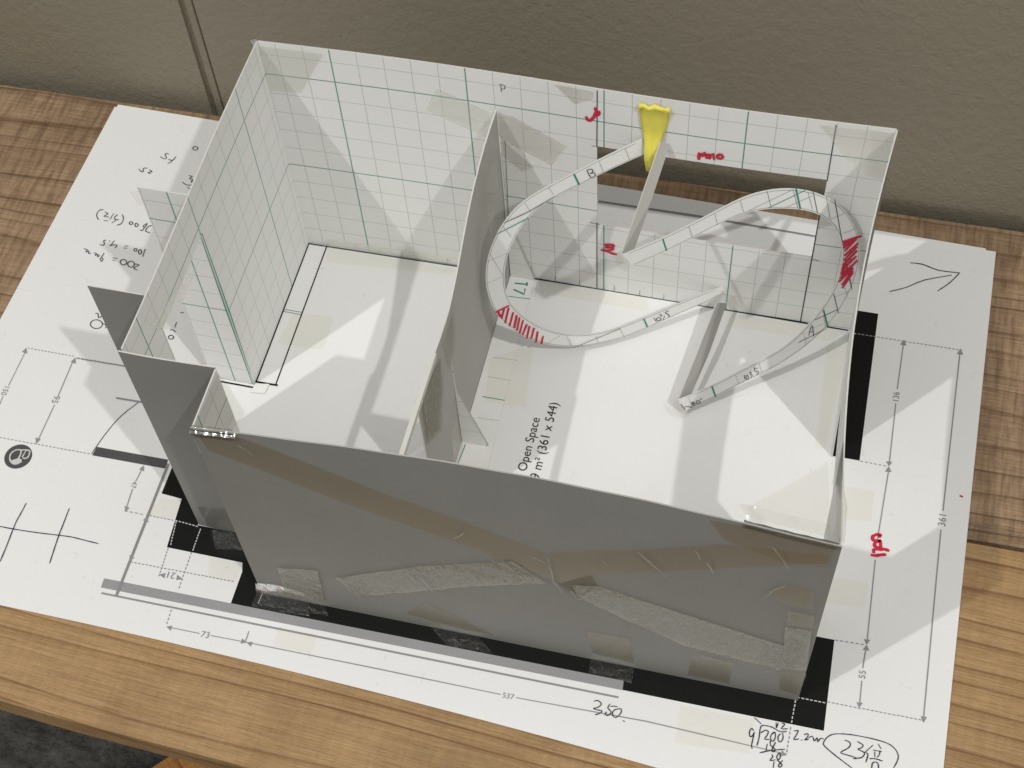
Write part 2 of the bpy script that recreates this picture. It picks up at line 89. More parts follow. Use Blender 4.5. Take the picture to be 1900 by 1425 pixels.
  ('K','ink',0.045,[[(17.96,11.51),(18.01,8.65)],[(17.97,6.88),(18.0,-0.09)]]),
  ('K','ink',0.03,[[(9.56,8.68),(9.76,8.66)],[(9.46,4.24),(9.82,4.22)],[(17.98,4.1),(18.26,4.07)]]),
  ('K','ink',0.025,[[(6.28,11.11),(6.29,10.74)],[(6.23,11.1),(6.41,11.09),(6.42,10.93),(6.28,10.88)]]),
  ('K','red',0.13,[[(9.69,10.68),(9.72,10.51),(9.74,10.43)],[(9.82,10.54),(9.82,10.44),(9.79,10.34)],[(9.71,10.44),(9.64,10.21),(9.57,10.1),(9.5,10.0),(9.42,10.01),(9.36,10.14)]]),
  ('K','red',0.12,[[(13.45,8.86),(13.45,9.2),(13.56,9.03),(13.63,9.26),(13.73,8.97)],[(13.69,9.11),(13.84,9.19),(13.82,8.97)],[(13.94,9.25),(13.99,8.97)],[(14.16,9.27),(14.09,9.14),(14.16,9.04),(14.29,9.14),(14.23,9.27),(14.16,9.27)]]),
  ('K','red',0.13,[[(10.05,3.02),(10.37,3.1),(10.34,2.94),(10.08,2.85)],[(10.1,2.96),(10.39,2.85),(10.15,2.67),(9.93,2.64)],[(10.02,2.68),(10.31,2.55),(10.5,2.52)]]),
  ('K','ink',0.02,[[(6.29,8.2),(6.11,0.17)]]),
  ('K','ink',0.02,[[(-0.58,0.06),(-0.52,0.4)],[(0.43,0.01),(0.48,0.36)],[(1.41,0.0),(1.46,0.34)],[(2.41,-0.0),(2.46,0.34)],[(3.39,-0.01),(3.43,0.33)],[(7.97,0.1),(7.99,0.43)],[(8.98,0.07),(9.0,0.4)],[(10.44,0.08),(10.45,0.42)],[(11.49,0.07),(11.49,0.4)],[(12.48,0.07),(12.48,0.41)]]),
 ],
 'track_mark': [
  ('A','pale',0.03,[[(15.538,-2.223,9.036),(16.891,-1.258,9.332)],[(16.739,-1.533,8.644),(17.592,-0.937,8.784)],[(16.039,-1.742,9.633),(16.249,-1.791,8.898)],[(17.408,-0.999,9.017),(17.668,-1.038,8.192)],[(18.063,-0.689,8.543),(18.344,-0.777,7.47)],[(16.904,-1.255,9.312),(17.158,-1.303,8.466)],[(18.361,-0.768,7.463),(18.81,-0.458,7.519)],[(18.899,-0.628,6.624),(19.304,-0.357,6.642)]]),
  ('A','green',0.05,[[(16.173,-1.845,8.879),(17.307,-1.038,9.124)]]),
  ('A','green',0.08,[[(16.996,-1.197,9.302),(17.245,-1.262,8.404)],[(18.729,-1.619,3.165),(18.996,-1.668,2.282)],[(15.1,-4.512,1.161),(15.28,-4.547,0.557)],[(12.852,-3.998,8.994),(13.0,-4.034,8.47)]]),
  ('A','ink',0.035,[[(17.585,-0.896,8.962),(17.859,-0.973,7.955)],[(18.369,-0.55,8.3),(18.915,-0.71,6.256)],[(18.985,-1.283,3.822),(19.309,-1.344,2.747)],[(19.17,-0.787,5.297),(19.359,-0.827,4.651),(19.624,-0.881,3.754)],[(18.486,-1.864,2.826),(19.231,-1.342,2.954)],[(18.024,-2.395,1.931),(18.981,-1.707,2.165)]]),
  ('A','ink',0.03,[[(18.356,-2.129,2.118),(18.404,-1.973,2.611),(18.547,-2.036,1.993)],[(18.373,-2.082,2.26),(18.493,-2.005,2.253)]]),
  ('A','pale',0.02,[[(19.053,-1.283,3.646),(19.595,-0.91,3.713)],[(19.349,-1.013,3.944),(19.509,-1.028,3.469)],[(18.145,-2.218,2.319),(18.344,-2.26,1.635)],[(18.786,-1.675,2.794),(18.927,-1.717,2.265)],[(18.479,-1.966,2.443),(18.843,-1.72,2.47)],[(15.897,-3.937,1.363),(16.067,-3.972,0.789)],[(16.681,-3.364,1.59),(16.846,-3.4,1.024)],[(14.313,-5.081,0.957),(14.476,-5.11,0.423)],[(13.635,-3.433,9.194),(13.793,-3.461,8.675)],[(14.421,-2.86,9.415),(14.566,-2.906,8.86)],[(15.211,-2.299,9.583),(15.358,-2.332,9.071)]]),
  ('A','ink',0.03,[[(16.217,-3.771,1.19),(16.26,-3.799,0.968)],[(16.295,-3.741,1.109),(16.306,-3.775,0.945),(16.383,-3.736,0.898),(16.365,-3.707,1.06),(16.295,-3.741,1.109)],[(16.388,-3.643,1.249),(16.464,-3.608,1.192),(16.432,-3.647,1.122),(16.511,-3.618,1.031),(16.473,-3.669,0.929)],[(16.549,-3.496,1.413),(16.593,-3.524,1.192),(16.726,-3.46,1.097),(16.678,-3.526,0.963)],[(16.578,-3.499,1.328),(16.688,-3.429,1.317)],[(14.524,-5.029,0.618),(14.522,-5.035,0.598),(14.512,-5.044,0.587),(14.496,-5.055,0.586),(14.478,-5.065,0.595),(14.461,-5.072,0.613),(14.448,-5.074,0.636),(14.442,-5.072,0.659),(14.444,-5.066,0.678),(14.454,-5.056,0.69),(14.47,-5.046,0.691),(14.488,-5.036,0.681),(14.506,-5.029,0.664),(14.518,-5.027,0.641),(14.524,-5.029,0.618)],[(14.571,-5.025,0.512),(14.568,-5.032,0.491),(14.556,-5.043,0.478),(14.537,-5.056,0.478),(14.515,-5.068,0.489),(14.494,-5.076,0.51),(14.479,-5.079,0.536),(14.472,-5.077,0.562),(14.475,-5.07,0.584),(14.487,-5.059,0.596),(14.506,-5.046,0.596),(14.528,-5.035,0.585),(14.548,-5.026,0.565),(14.564,-5.023,0.538),(14.571,-5.025,0.512)],[(14.746,-4.904,0.534),(14.743,-4.915,0.501),(14.726,-4.931,0.481),(14.699,-4.949,0.478),(14.668,-4.966,0.494),(14.638,-4.977,0.525),(14.616,-4.982,0.565),(14.606,-4.978,0.605),(14.61,-4.967,0.639),(14.627,-4.951,0.659),(14.653,-4.933,0.661),(14.685,-4.916,0.645),(14.714,-4.905,0.615),(14.736,-4.9,0.575),(14.746,-4.904,0.534)],[(14.779,-4.846,0.678),(14.773,-4.853,0.666),(14.759,-4.86,0.674),(14.75,-4.861,0.693),(14.756,-4.854,0.705),(14.771,-4.846,0.698),(14.779,-4.846,0.678)],[(14.192,-5.273,0.514),(14.243,-5.227,0.564),(14.366,-5.162,0.501),(14.474,-5.118,0.394)],[(14.059,-5.293,0.78),(14.233,-5.277,0.393)]]),
  ('A','red',0.14,[[(18.955,-0.695,6.215),(19.54,-0.309,6.219)],[(18.985,-0.711,6.074),(19.129,-0.597,6.148)],[(19.024,-0.72,5.936),(19.289,-0.493,6.147)],[(19.092,-0.714,5.784),(19.383,-0.436,6.127)],[(19.115,-0.756,5.56),(19.474,-0.432,5.905)],[(19.124,-0.806,5.34),(19.463,-0.477,5.758)],[(19.12,-0.867,5.11),(19.493,-0.507,5.561)],[(19.127,-0.927,4.858),(19.509,-0.561,5.308)],[(19.144,-0.965,4.662),(19.58,-0.574,5.075)],[(19.118,-0.91,4.947),(19.231,-0.753,5.269)],[(19.111,-0.961,4.763),(19.387,-0.661,5.231)],[(19.133,-1.005,4.533),(19.571,-0.577,5.087)],[(19.103,-1.065,4.373),(19.478,-0.714,4.786)],[(19.233,-1.031,4.172),(19.486,-0.742,4.657)],[(19.268,-1.049,4.012),(19.502,-0.757,4.556)]]),
  ('B','green',0.08,[[(9.239,-1.64,8.889),(9.414,-1.654,8.394)],[(11.98,-1.871,1.061),(12.125,-1.888,0.627)]]),
  ('B','green',0.05,[[(6.799,-3.548,7.278),(7.785,-2.865,7.572)]]),
  ('B','ink',0.03,[[(7.017,-3.315,7.675),(7.812,-2.778,7.858),(8.639,-2.186,8.181)],[(9.644,-1.383,8.912),(9.79,-1.382,8.551),(9.921,-1.295,8.576),(9.894,-1.28,8.702),(9.761,-1.357,8.724)],[(9.644,-1.383,8.912),(9.798,-1.291,8.899),(9.847,-1.291,8.777),(9.761,-1.357,8.724)],[(12.331,-1.671,0.989),(12.45,-1.663,0.725)],[(12.609,-1.546,0.798),(12.603,-1.557,0.767),(12.581,-1.575,0.75),(12.548,-1.596,0.749),(12.51,-1.615,0.766),(12.475,-1.63,0.796),(12.449,-1.636,0.834),(12.438,-1.634,0.872),(12.444,-1.622,0.903),(12.466,-1.604,0.92),(12.499,-1.584,0.92),(12.537,-1.564,0.904),(12.573,-1.55,0.874),(12.598,-1.543,0.836),(12.609,-1.546,0.798)],[(12.522,-1.535,1.062),(12.624,-1.489,0.989),(12.587,-1.522,0.949)],[(12.73,-1.443,0.911),(12.698,-1.507,0.735)],[(12.857,-1.313,1.118),(12.739,-1.397,1.075),(12.829,-1.369,0.966),(12.905,-1.349,0.852),(12.877,-1.383,0.787)],[(9.502,-3.494,0.701),(11.137,-2.419,0.957)]]),
  ('B','pale',0.02,[[(10.853,-0.527,9.35),(11.021,-0.546,8.849)],[(10.034,-1.092,9.113),(10.196,-1.114,8.615)],[(8.435,-2.195,8.656),(8.584,-2.196,8.279)],[(7.684,-2.753,8.279),(7.87,-2.759,7.788)],[(6.956,-3.374,7.592),(7.24,-3.344,6.997)],[(6.551,-3.889,6.515),(6.981,-3.913,5.341)],[(6.435,-4.052,6.15),(7.12,-3.593,6.288)],[(6.422,-4.305,5.151),(6.999,-3.914,5.29)],[(9.237,-3.492,1.376),(9.456,-3.518,0.721)],[(10.278,-2.949,0.963),(10.373,-2.99,0.558)],[(11.146,-2.425,0.907),(11.314,-2.436,0.441)],[(8.494,-3.967,1.317),(8.997,-3.597,1.555)]]),
  ('B','red',0.11,[[(6.765,-4.456,3.678),(7.181,-4.169,3.796)],[(6.826,-4.416,3.686),(6.912,-4.433,3.402)],[(7.028,-4.291,3.687),(6.95,-4.435,3.298)],[(7.182,-4.199,3.674),(7.074,-4.424,3.031)],[(7.337,-4.171,3.395),(7.23,-4.38,2.82)],[(7.462,-4.142,3.2),(7.386,-4.322,2.662)],[(7.557,-4.12,3.052),(7.481,-4.304,2.494)],[(7.683,-4.086,2.873),(7.577,-4.291,2.308)],[(7.81,-4.074,2.602),(7.678,-4.261,2.172)],[(7.906,-4.047,2.471),(7.826,-4.227,1.943)],[(8.065,-3.988,2.311),(7.984,-4.15,1.855)],[(8.195,-3.966,2.073),(8.146,-4.113,1.6)],[(8.39,-3.923,1.759),(8.339,-4.032,1.441)]]),
 ],
 'flap_mark': [
  ('P','green',0.09,[[(6.4,-0.43),(6.88,-0.39)],[(6.86,-0.31),(6.88,-0.44)],[(6.85,-0.64),(6.87,-0.9),(6.42,-0.76)]]),
  ('P','green',0.045,[[(6.12,-0.1),(7.03,-0.05)],[(6.17,-1.13),(7.15,-1.09)],[(6.4,-6.04),(7.27,-6.04)],[(6.27,-8.29),(6.18,-9.28)]]),
  ('P','pale',0.02,[[(6.36,-4.16),(7.34,-4.12)],[(6.39,-5.09),(7.3,-5.09)],[(6.45,-7.01),(7.26,-7.0)]]),
 ],
 'tape': [
  ('F','brown',0,[[(0.61,11.48),(1.94,11.53),(6.02,9.36),(11.28,7.35),(11.62,5.62),(10.77,5.94),(4.84,8.28),(0.85,10.42)]]),
  ('F','crumple',0,[[(12.14,5.57),(12.99,5.86),(19.72,4.21),(19.15,2.44),(15.93,2.81),(12.36,4.75)]]),
  ('F','brown',0,[[(11.65,5.4),(12.36,4.75),(12.99,5.86),(12.72,6.52)]]),
  ('F','brown',0,[[(11.37,7.35),(14.47,8.88),(16.68,10.22),(19.74,11.03),(19.73,10.55),(16.63,8.63),(12.72,6.44),(11.67,5.49)]]),
  ('F','crumple',0,[[(3.72,2.72),(6.98,4.85),(10.17,6.42),(11.35,5.35),(8.78,4.12),(4.47,1.59)]]),
  ('F','brown',0,[[(16.22,11.49),(19.76,11.78),(19.84,10.33),(18.48,10.03),(16.74,10.52)]]),
  ('F','brown',0,[[(6.11,0.86),(6.91,2.07),(9.33,0.48),(8.15,0.48)]]),
  ('F','brown',0,[[(12.63,2.33),(14.06,2.43),(14.28,0.54),(12.82,0.66)]]),
  ('F','brown',0,[[(16.2,2.2),(17.6,2.27),(17.6,0.42),(16.18,0.45)]]),
  ('F','brown',0,[[(19.16,2.31),(20.04,2.54),(19.97,0.6),(19.31,0.74)]]),
  ('F','brown',0,[[(18.18,7.8),(18.66,8.71),(19.59,8.61),(19.66,7.46),(19.05,7.26)]]),
  ('F','brown',0,[[(18.95,6.98),(19.77,7.02),(19.82,6.08),(19.03,5.9)]]),
  ('F','crumple',0,[[(19.0,5.81),(19.81,5.99),(19.99,2.88),(19.22,2.57)]]),
  ('F','crumple',0,[[(1.62,2.71),(3.16,3.11),(3.02,0.44),(1.53,0.6)]]),
  ('FL','clear',0,[[(-2.36,1.7),(-1.15,1.99),(-1.07,0.16),(-2.29,0.16)]]),
  ('P','yellowed',0,[[(-1.74,-0.18),(3.9,-0.17),(3.87,-0.51),(-1.61,-0.91)]]),
  ('P','yellowed',0,[[(7.31,-0.11),(11.79,-0.08),(12.03,-0.77),(7.56,-0.7)]]),
  ('P','yellowed',0,[[(15.11,-0.21),(19.61,-0.12),(19.37,-0.8),(15.1,-0.86)]]),
  ('P','yellowed',0,[[(19.18,-0.94),(19.94,-0.79),(19.67,-5.75),(19.3,-5.71)]]),
  ('P','yellowed',0,[[(-4.5,-12.9),(-3.68,-12.85),(-3.64,-13.69),(-4.86,-13.69)]]),
  ('P','yellowed',0,[[(-1.88,-14.89),(-0.57,-14.88),(-0.59,-15.64),(-1.64,-15.69)]]),
  ('P','yellowed',0,[[(6.23,-4.29),(7.8,-3.23),(8.14,-6.14),(7.52,-6.27),(6.53,-6.21)]]),
  ('P','yellowed',0,[[(-2.16,-3.66),(-0.46,-3.54),(-0.43,-5.15),(-2.33,-5.27)]]),
  ('P','yellowed',0,[[(20.64,-7.21),(21.67,-7.16),(21.68,-8.49),(20.73,-8.58)]]),
  ('P','yellowed',0,[[(20.32,-11.01),(21.88,-10.94),(21.86,-11.97),(20.41,-12.07)]]),
  ('P','yellowed',0,[[(1.5,-17.05),(3.02,-17.05),(3.05,-17.78),(1.59,-17.78)]]),
  ('P','yellowed',0,[[(16.1,-16.91),(18.66,-16.91),(18.66,-18.12),(16.11,-18.29)]]),
  ('P','gloss',0,[[(-2.11,-13.81),(-0.92,-13.72),(-0.37,-14.36),(-1.75,-14.54)]]),
  ('P','gloss',0,[[(0.47,-15.82),(2.79,-15.63),(3.19,-16.26),(0.56,-16.39)]]),
  ('P','gloss',0,[[(12.74,-15.7),(14.29,-15.72),(14.32,-16.49),(12.77,-16.42)]]),
  ('P','gloss',0,[[(6.68,-15.74),(8.48,-15.78),(9.34,-16.43),(7.67,-16.48)]]),
  ('K','yellowed',0,[[(5.93,9.67),(6.63,9.64),(8.63,8.51),(8.03,7.29),(6.75,8.0),(6.07,8.5)]]),
  ('K','yellowed',0,[[(3.9,10.47),(5.83,9.65),(5.64,8.27),(3.38,9.25)]]),
  ('K','yellowed',0,[[(-1.8,0.56),(3.9,0.59),(3.83,0.06),(-2.02,-0.04)]]),
  ('K','clear',0,[[(8.23,11.6),(9.67,11.56),(9.63,11.18),(8.98,10.78)]]),
  ('K','clear',0,[[(17.39,11.5),(19.9,11.53),(19.9,9.16),(19.14,9.28)]]),
  ('K','clear',0,[[(-2.59,11.5),(-0.2,11.45),(-1.37,9.31),(-2.65,9.2)]]),
  ('L','yellowed',0,[[(-8.67,9.38),(-7.75,9.1),(-10.99,9.11),(-12.27,10.91)]]),
  ('T','clear',0,[[(17.21,-15.15),(19.28,-13.21),(19.65,-15.61),(17.41,-15.46)]]),
 ],
}
LOOP_A = ([(13.952,-5.297,1.041),(14.205,-5.125,1.064),(14.461,-4.95,1.089),(14.718,-4.774,1.118),(14.973,-4.596,1.158),(15.223,-4.418,1.212),(15.47,-4.24,1.277),(15.715,-4.06,1.349),(15.963,-3.88,1.419),(16.212,-3.699,1.486),(16.462,-3.519,1.548),(16.707,-3.342,1.611),(16.947,-3.167,1.679),(17.181,-2.993,1.758),(17.404,-2.821,1.857),(17.613,-2.652,1.984),(17.805,-2.486,2.141),(17.982,-2.324,2.321),(18.148,-2.165,2.516),(18.305,-2.01,2.72),(18.454,-1.858,2.933),(18.592,-1.71,3.158),(18.718,-1.567,3.397),(18.829,-1.429,3.652),(18.922,-1.299,3.922),(18.995,-1.179,4.206),(19.043,-1.071,4.508),(19.065,-0.975,4.826),(19.063,-0.892,5.159),(19.037,-0.822,5.5),(18.986,-0.769,5.842),(18.909,-0.734,6.18),(18.802,-0.72,6.509),(18.666,-0.73,6.823),(18.504,-0.762,7.119),(18.318,-0.814,7.393),(18.115,-0.884,7.644),(17.895,-0.971,7.869),(17.66,-1.074,8.069),(17.411,-1.193,8.244),(17.153,-1.324,8.397),(16.893,-1.461,8.531),(16.635,-1.6,8.65),(16.383,-1.739,8.753),(16.136,-1.88,8.838),(15.892,-2.023,8.904),(15.654,-2.169,8.948),(15.421,-2.317,8.968),(15.193,-2.468,8.961),(14.968,-2.624,8.93),(14.743,-2.784,8.882),(14.52,-2.945,8.825),(14.297,-3.107,8.764),(14.075,-3.269,8.702),(13.851,-3.431,8.641),(13.626,-3.594,8.582),(13.397,-3.759,8.526),(13.165,-3.925,8.473),(12.931,-4.091,8.424),(12.698,-4.255,8.38),(12.467,-4.418,8.34),(12.237,-4.578,8.302),(12.009,-4.737,8.265),(11.784,-4.894,8.229)],[(14.176,-5.337,0.305),(14.428,-5.157,0.362),(14.681,-4.976,0.42),(14.934,-4.795,0.479),(15.188,-4.612,0.539),(15.443,-4.429,0.602),(15.696,-4.247,0.664),(15.945,-4.068,0.724),(16.194,-3.89,0.78),(16.446,-3.71,0.835),(16.703,-3.527,0.893),(16.961,-3.341,0.957),(17.218,-3.153,1.031),(17.468,-2.967,1.118),(17.707,-2.784,1.222),(17.937,-2.602,1.345),(18.16,-2.419,1.487),(18.376,-2.237,1.645),(18.582,-2.058,1.817),(18.776,-1.882,2.006),(18.956,-1.71,2.218),(19.116,-1.543,2.459),(19.256,-1.384,2.727),(19.375,-1.231,3.02),(19.477,-1.085,3.332),(19.563,-0.945,3.659),(19.631,-0.812,4.005),(19.676,-0.689,4.374),(19.692,-0.579,4.766),(19.673,-0.486,5.18),(19.614,-0.414,5.615),(19.512,-0.367,6.066),(19.363,-0.348,6.524),(19.17,-0.359,6.979),(18.936,-0.401,7.42),(18.665,-0.473,7.835),(18.366,-0.574,8.212),(18.053,-0.697,8.539),(17.735,-0.835,8.816),(17.423,-0.982,9.046),(17.117,-1.135,9.235),(16.818,-1.292,9.388),(16.527,-1.453,9.507),(16.245,-1.617,9.592),(15.97,-1.784,9.647),(15.701,-1.953,9.675),(15.441,-2.125,9.674),(15.191,-2.296,9.644),(14.954,-2.465,9.594),(14.726,-2.63,9.533),(14.504,-2.792,9.469),(14.284,-2.953,9.405),(14.064,-3.114,9.342),(13.843,-3.274,9.279),(13.621,-3.435,9.22),(13.398,-3.596,9.164),(13.173,-3.757,9.113),(12.946,-3.918,9.066),(12.717,-4.078,9.026),(12.487,-4.239,8.991),(12.255,-4.399,8.96),(12.023,-4.559,8.93),(11.791,-4.719,8.901),(11.559,-4.879,8.873)],(0.537,-0.818,0.208))
LOOP_B = ([(11.553,-0.21,8.874),(11.364,-0.337,8.834),(11.164,-0.471,8.791),(10.951,-0.615,8.746),(10.73,-0.763,8.698),(10.507,-0.914,8.648),(10.284,-1.065,8.595),(10.062,-1.216,8.538),(9.842,-1.368,8.478),(9.621,-1.52,8.417),(9.399,-1.672,8.356),(9.175,-1.825,8.297),(8.952,-1.979,8.234),(8.735,-2.131,8.163),(8.527,-2.28,8.079),(8.33,-2.426,7.982),(8.146,-2.568,7.871),(7.976,-2.705,7.742),(7.822,-2.838,7.588),(7.682,-2.969,7.407),(7.554,-3.1,7.201),(7.435,-3.228,6.977),(7.327,-3.353,6.74),(7.235,-3.472,6.492),(7.159,-3.583,6.229),(7.102,-3.687,5.951),(7.064,-3.783,5.659),(7.045,-3.87,5.355),(7.046,-3.946,5.044),(7.068,-4.009,4.731),(7.115,-4.057,4.42),(7.189,-4.086,4.114),(7.295,-4.095,3.814),(7.43,-4.083,3.521),(7.591,-4.054,3.232),(7.776,-4.011,2.943),(7.977,-3.956,2.659),(8.191,-3.891,2.388),(8.414,-3.814,2.139),(8.647,-3.725,1.914),(8.89,-3.624,1.713),(9.142,-3.511,1.536),(9.399,-3.389,1.385),(9.66,-3.259,1.261),(9.923,-3.12,1.161),(10.186,-2.976,1.087),(10.448,-2.825,1.038),(10.707,-2.671,1.012),(10.964,-2.514,1.004),(11.217,-2.355,1.012),(11.468,-2.194,1.035),(11.719,-2.031,1.067),(11.97,-1.866,1.106),(12.222,-1.7,1.146),(12.474,-1.533,1.188),(12.729,-1.365,1.229),(12.985,-1.197,1.271),(13.24,-1.029,1.311),(13.494,-0.862,1.349),(13.749,-0.696,1.385),(14.004,-0.529,1.418),(14.262,-0.362,1.446),(14.526,-0.194,1.467),(14.793,-0.024,1.485)],[(11.397,-0.143,9.54),(11.175,-0.294,9.484),(10.953,-0.445,9.428),(10.731,-0.596,9.372),(10.51,-0.748,9.315),(10.288,-0.899,9.257),(10.068,-1.051,9.197),(9.848,-1.202,9.133),(9.63,-1.354,9.065),(9.413,-1.506,8.996),(9.196,-1.658,8.925),(8.979,-1.81,8.854),(8.761,-1.962,8.784),(8.541,-2.115,8.713),(8.319,-2.271,8.642),(8.094,-2.429,8.564),(7.87,-2.591,8.47),(7.654,-2.755,8.349),(7.451,-2.918,8.196),(7.266,-3.078,8.01),(7.101,-3.233,7.797),(6.951,-3.384,7.561),(6.814,-3.533,7.303),(6.691,-3.678,7.021),(6.586,-3.819,6.713),(6.505,-3.951,6.381),(6.45,-4.073,6.026),(6.423,-4.182,5.649),(6.427,-4.277,5.255),(6.463,-4.355,4.845),(6.536,-4.415,4.422),(6.647,-4.453,3.988),(6.8,-4.465,3.555),(6.991,-4.449,3.14),(7.212,-4.406,2.755),(7.454,-4.344,2.404),(7.708,-4.265,2.083),(7.973,-4.173,1.79),(8.248,-4.067,1.53),(8.532,-3.947,1.302),(8.821,-3.817,1.102),(9.112,-3.68,0.929),(9.403,-3.535,0.784),(9.693,-3.384,0.67),(9.979,-3.228,0.584),(10.261,-3.069,0.521),(10.542,-2.906,0.475),(10.823,-2.739,0.445),(11.102,-2.57,0.431),(11.376,-2.399,0.436),(11.641,-2.229,0.459),(11.899,-2.06,0.496),(12.154,-1.891,0.541),(12.407,-1.722,0.592),(12.658,-1.553,0.646),(12.91,-1.384,0.701),(13.161,-1.215,0.755),(13.413,-1.046,0.808),(13.666,-0.877,0.857),(13.92,-0.708,0.904),(14.171,-0.54,0.955),(14.413,-0.373,1.025),(14.644,-0.206,1.121),(14.865,-0.04,1.238)],(0.515,-0.832,0.205))
LINK_TOP = [[(11.552,-4.8,8.75),(11.902,-4.242,8.4)],[(11.793,-2.328,8.95),(12.132,-2.168,8.75)],[(12.071,-0.193,9.62),(12.387,-0.087,9.4)]]
LINK_LOW = [[(13.959,-5.269,1.0),(14.346,-4.758,0.6)],[(14.334,-3.009,1.2),(14.74,-2.781,0.8)],[(14.675,-0.786,1.4),(15.046,-0.381,0.95)]]
CREASES = [(9.46,6.35,9.94,6.15,0.045),(9.87,6.35,10.52,5.45,0.045),(10.42,5.88,10.82,5.41,0.045),(10.87,7.07,11.34,6.85,0.045),(11.37,7.19,11.44,6.51,0.045),(11.45,6.59,11.52,5.7,0.045),(11.52,5.7,11.83,5.04,0.045),(14.23,8.77,14.8,8.08,0.045),(13.11,7.79,13.27,7.53,0.045),(8.33,7.34,8.7,7.83,0.045),(12.1,5.31,12.32,4.84,0.045),(12.32,4.76,12.7,5.29,0.045),(14.23,8.77,15.13,7.6,0.045),(15.92,9.71,16.11,9.16,0.045),(16.32,9.07,16.56,8.46,0.045),(18.15,10.93,18.71,9.79,0.045),(18.14,7.62,18.4,8.34,0.045),(18.4,8.34,18.7,8.77,0.045),(18.98,7.09,19.83,6.92,0.045),(16.14,2.6,17.69,2.26,0.045),(18.61,2.16,19.09,2.7,0.045),(0.57,11.27,0.6,10.47,0.045),(1.95,11.19,2.32,10.72,0.045),(3.72,2.7,4.53,1.7,0.045),(6.68,4.56,7.32,3.36,0.045),(6.46,4.35,6.72,3.79,0.045)]

# ------------------------------------------------------------------ materials
def mat(name):
    m = bpy.data.materials.new(name); m.use_nodes = True
    nt = m.node_tree; b = nt.nodes['Principled BSDF']
    return m, nt, b
def N(nt, t, **kw):
    n = nt.nodes.new(t)
    for k, v in kw.items():
        if k in n.inputs: n.inputs[k].default_value = v
        else: setattr(n, k, v)
    return n
def L(nt, a, b): nt.links.new(a, b)
def mth(nt, op, a, b=None, c=None):
    n = nt.nodes.new('ShaderNodeMath'); n.operation = op
    for i, v in enumerate((a, b, c)):
        if v is None: continue
        if isinstance(v, (int, float)): n.inputs[i].default_value = v
        else: L(nt, v, n.inputs[i])
    return n.outputs[0]
def mixc(nt, fac, a, b, mode='MIX'):
    n = nt.nodes.new('ShaderNodeMix'); n.data_type = 'RGBA'; n.blend_type = mode
    for s, v in ((n.inputs['Factor'], fac), (n.inputs[6], a), (n.inputs[7], b)):
        if isinstance(v, (tuple, list)): s.default_value = (*v, 1) if len(v) == 3 else v
        elif isinstance(v, (int, float)): s.default_value = v
        else: L(nt, v, s)
    return n.outputs[2]
def ramp(nt, fac, stops):
    n = nt.nodes.new('ShaderNodeValToRGB'); e = n.color_ramp.elements
    while len(e) < len(stops): e.new(0.5)
    for el, (p, c) in zip(e, stops): el.position = p; el.color = (*c, 1) if len(c) == 3 else c
    L(nt, fac, n.inputs[0]); return n.outputs[0]
def coords(nt, scale=(100, 100, 100), kind='Object'):
    tc = nt.nodes.new('ShaderNodeTexCoord'); mp = nt.nodes.new('ShaderNodeMapping')
    mp.inputs['Scale'].default_value = scale; L(nt, tc.outputs[kind], mp.inputs['Vector']); return mp.outputs[0]
def noise(nt, vec, scale, detail=3, rough=.55):
    n = N(nt, 'ShaderNodeTexNoise', Scale=scale, Detail=detail, Roughness=rough); L(nt, vec, n.inputs['Vector']); return n.outputs['Fac']
def bump(nt, b, h, strength, dist):
    n = N(nt, 'ShaderNodeBump', Strength=strength, Distance=dist); L(nt, h, n.inputs['Height']); L(nt, n.outputs[0], b.inputs['Normal'])

def paper_mat(name, base, marks=True):
    m, nt, b = mat(name); v = coords(nt)
    big = noise(nt, v, .18, 3); fine = noise(nt, v, 5.5, 4)
    col = mixc(nt, mth(nt, 'MULTIPLY', big, .14), base, tuple(x*.86 for x in base))
    if marks:   # faint smudges and pressed fibres
        s = N(nt, 'ShaderNodeTexNoise', Scale=1.9, Detail=5, Roughness=.75, Distortion=1.2); L(nt, v, s.inputs['Vector'])
        k = mth(nt, 'MULTIPLY', mth(nt, 'GREATER_THAN', s.outputs['Fac'], .645), .15)
        col = mixc(nt, k, col, (.36, .35, .33))
    L(nt, col, b.inputs['Base Color']); b.inputs['Roughness'].default_value = .62
    b.inputs['Specular IOR Level'].default_value = .35
    bump(nt, b, mth(nt, 'ADD', fine, mth(nt, 'MULTIPLY', big, 3.0)), .25, .0002)
    return m
def flat_mat(name, base, rough=.6, var=.12, spec=.3):
    m, nt, b = mat(name); v = coords(nt); n = noise(nt, v, 6, 4)
    c = mixc(nt, mth(nt, 'MULTIPLY', n, var*2), base, tuple(x*(1-var) for x in base))
    c = mixc(nt, mth(nt, 'MULTIPLY', ramp(nt, noise(nt, v, .4, 4, .65), [(.35, (0, 0, 0)), (.7, (1, 1, 1))]), var*1.6), c, tuple(min(1, x*1.22) for x in base))
    L(nt, c, b.inputs['Base Color']); bump(nt, b, n, .12, .0003)
    b.inputs['Roughness'].default_value = rough; b.inputs['Specular IOR Level'].default_value = spec
    return m
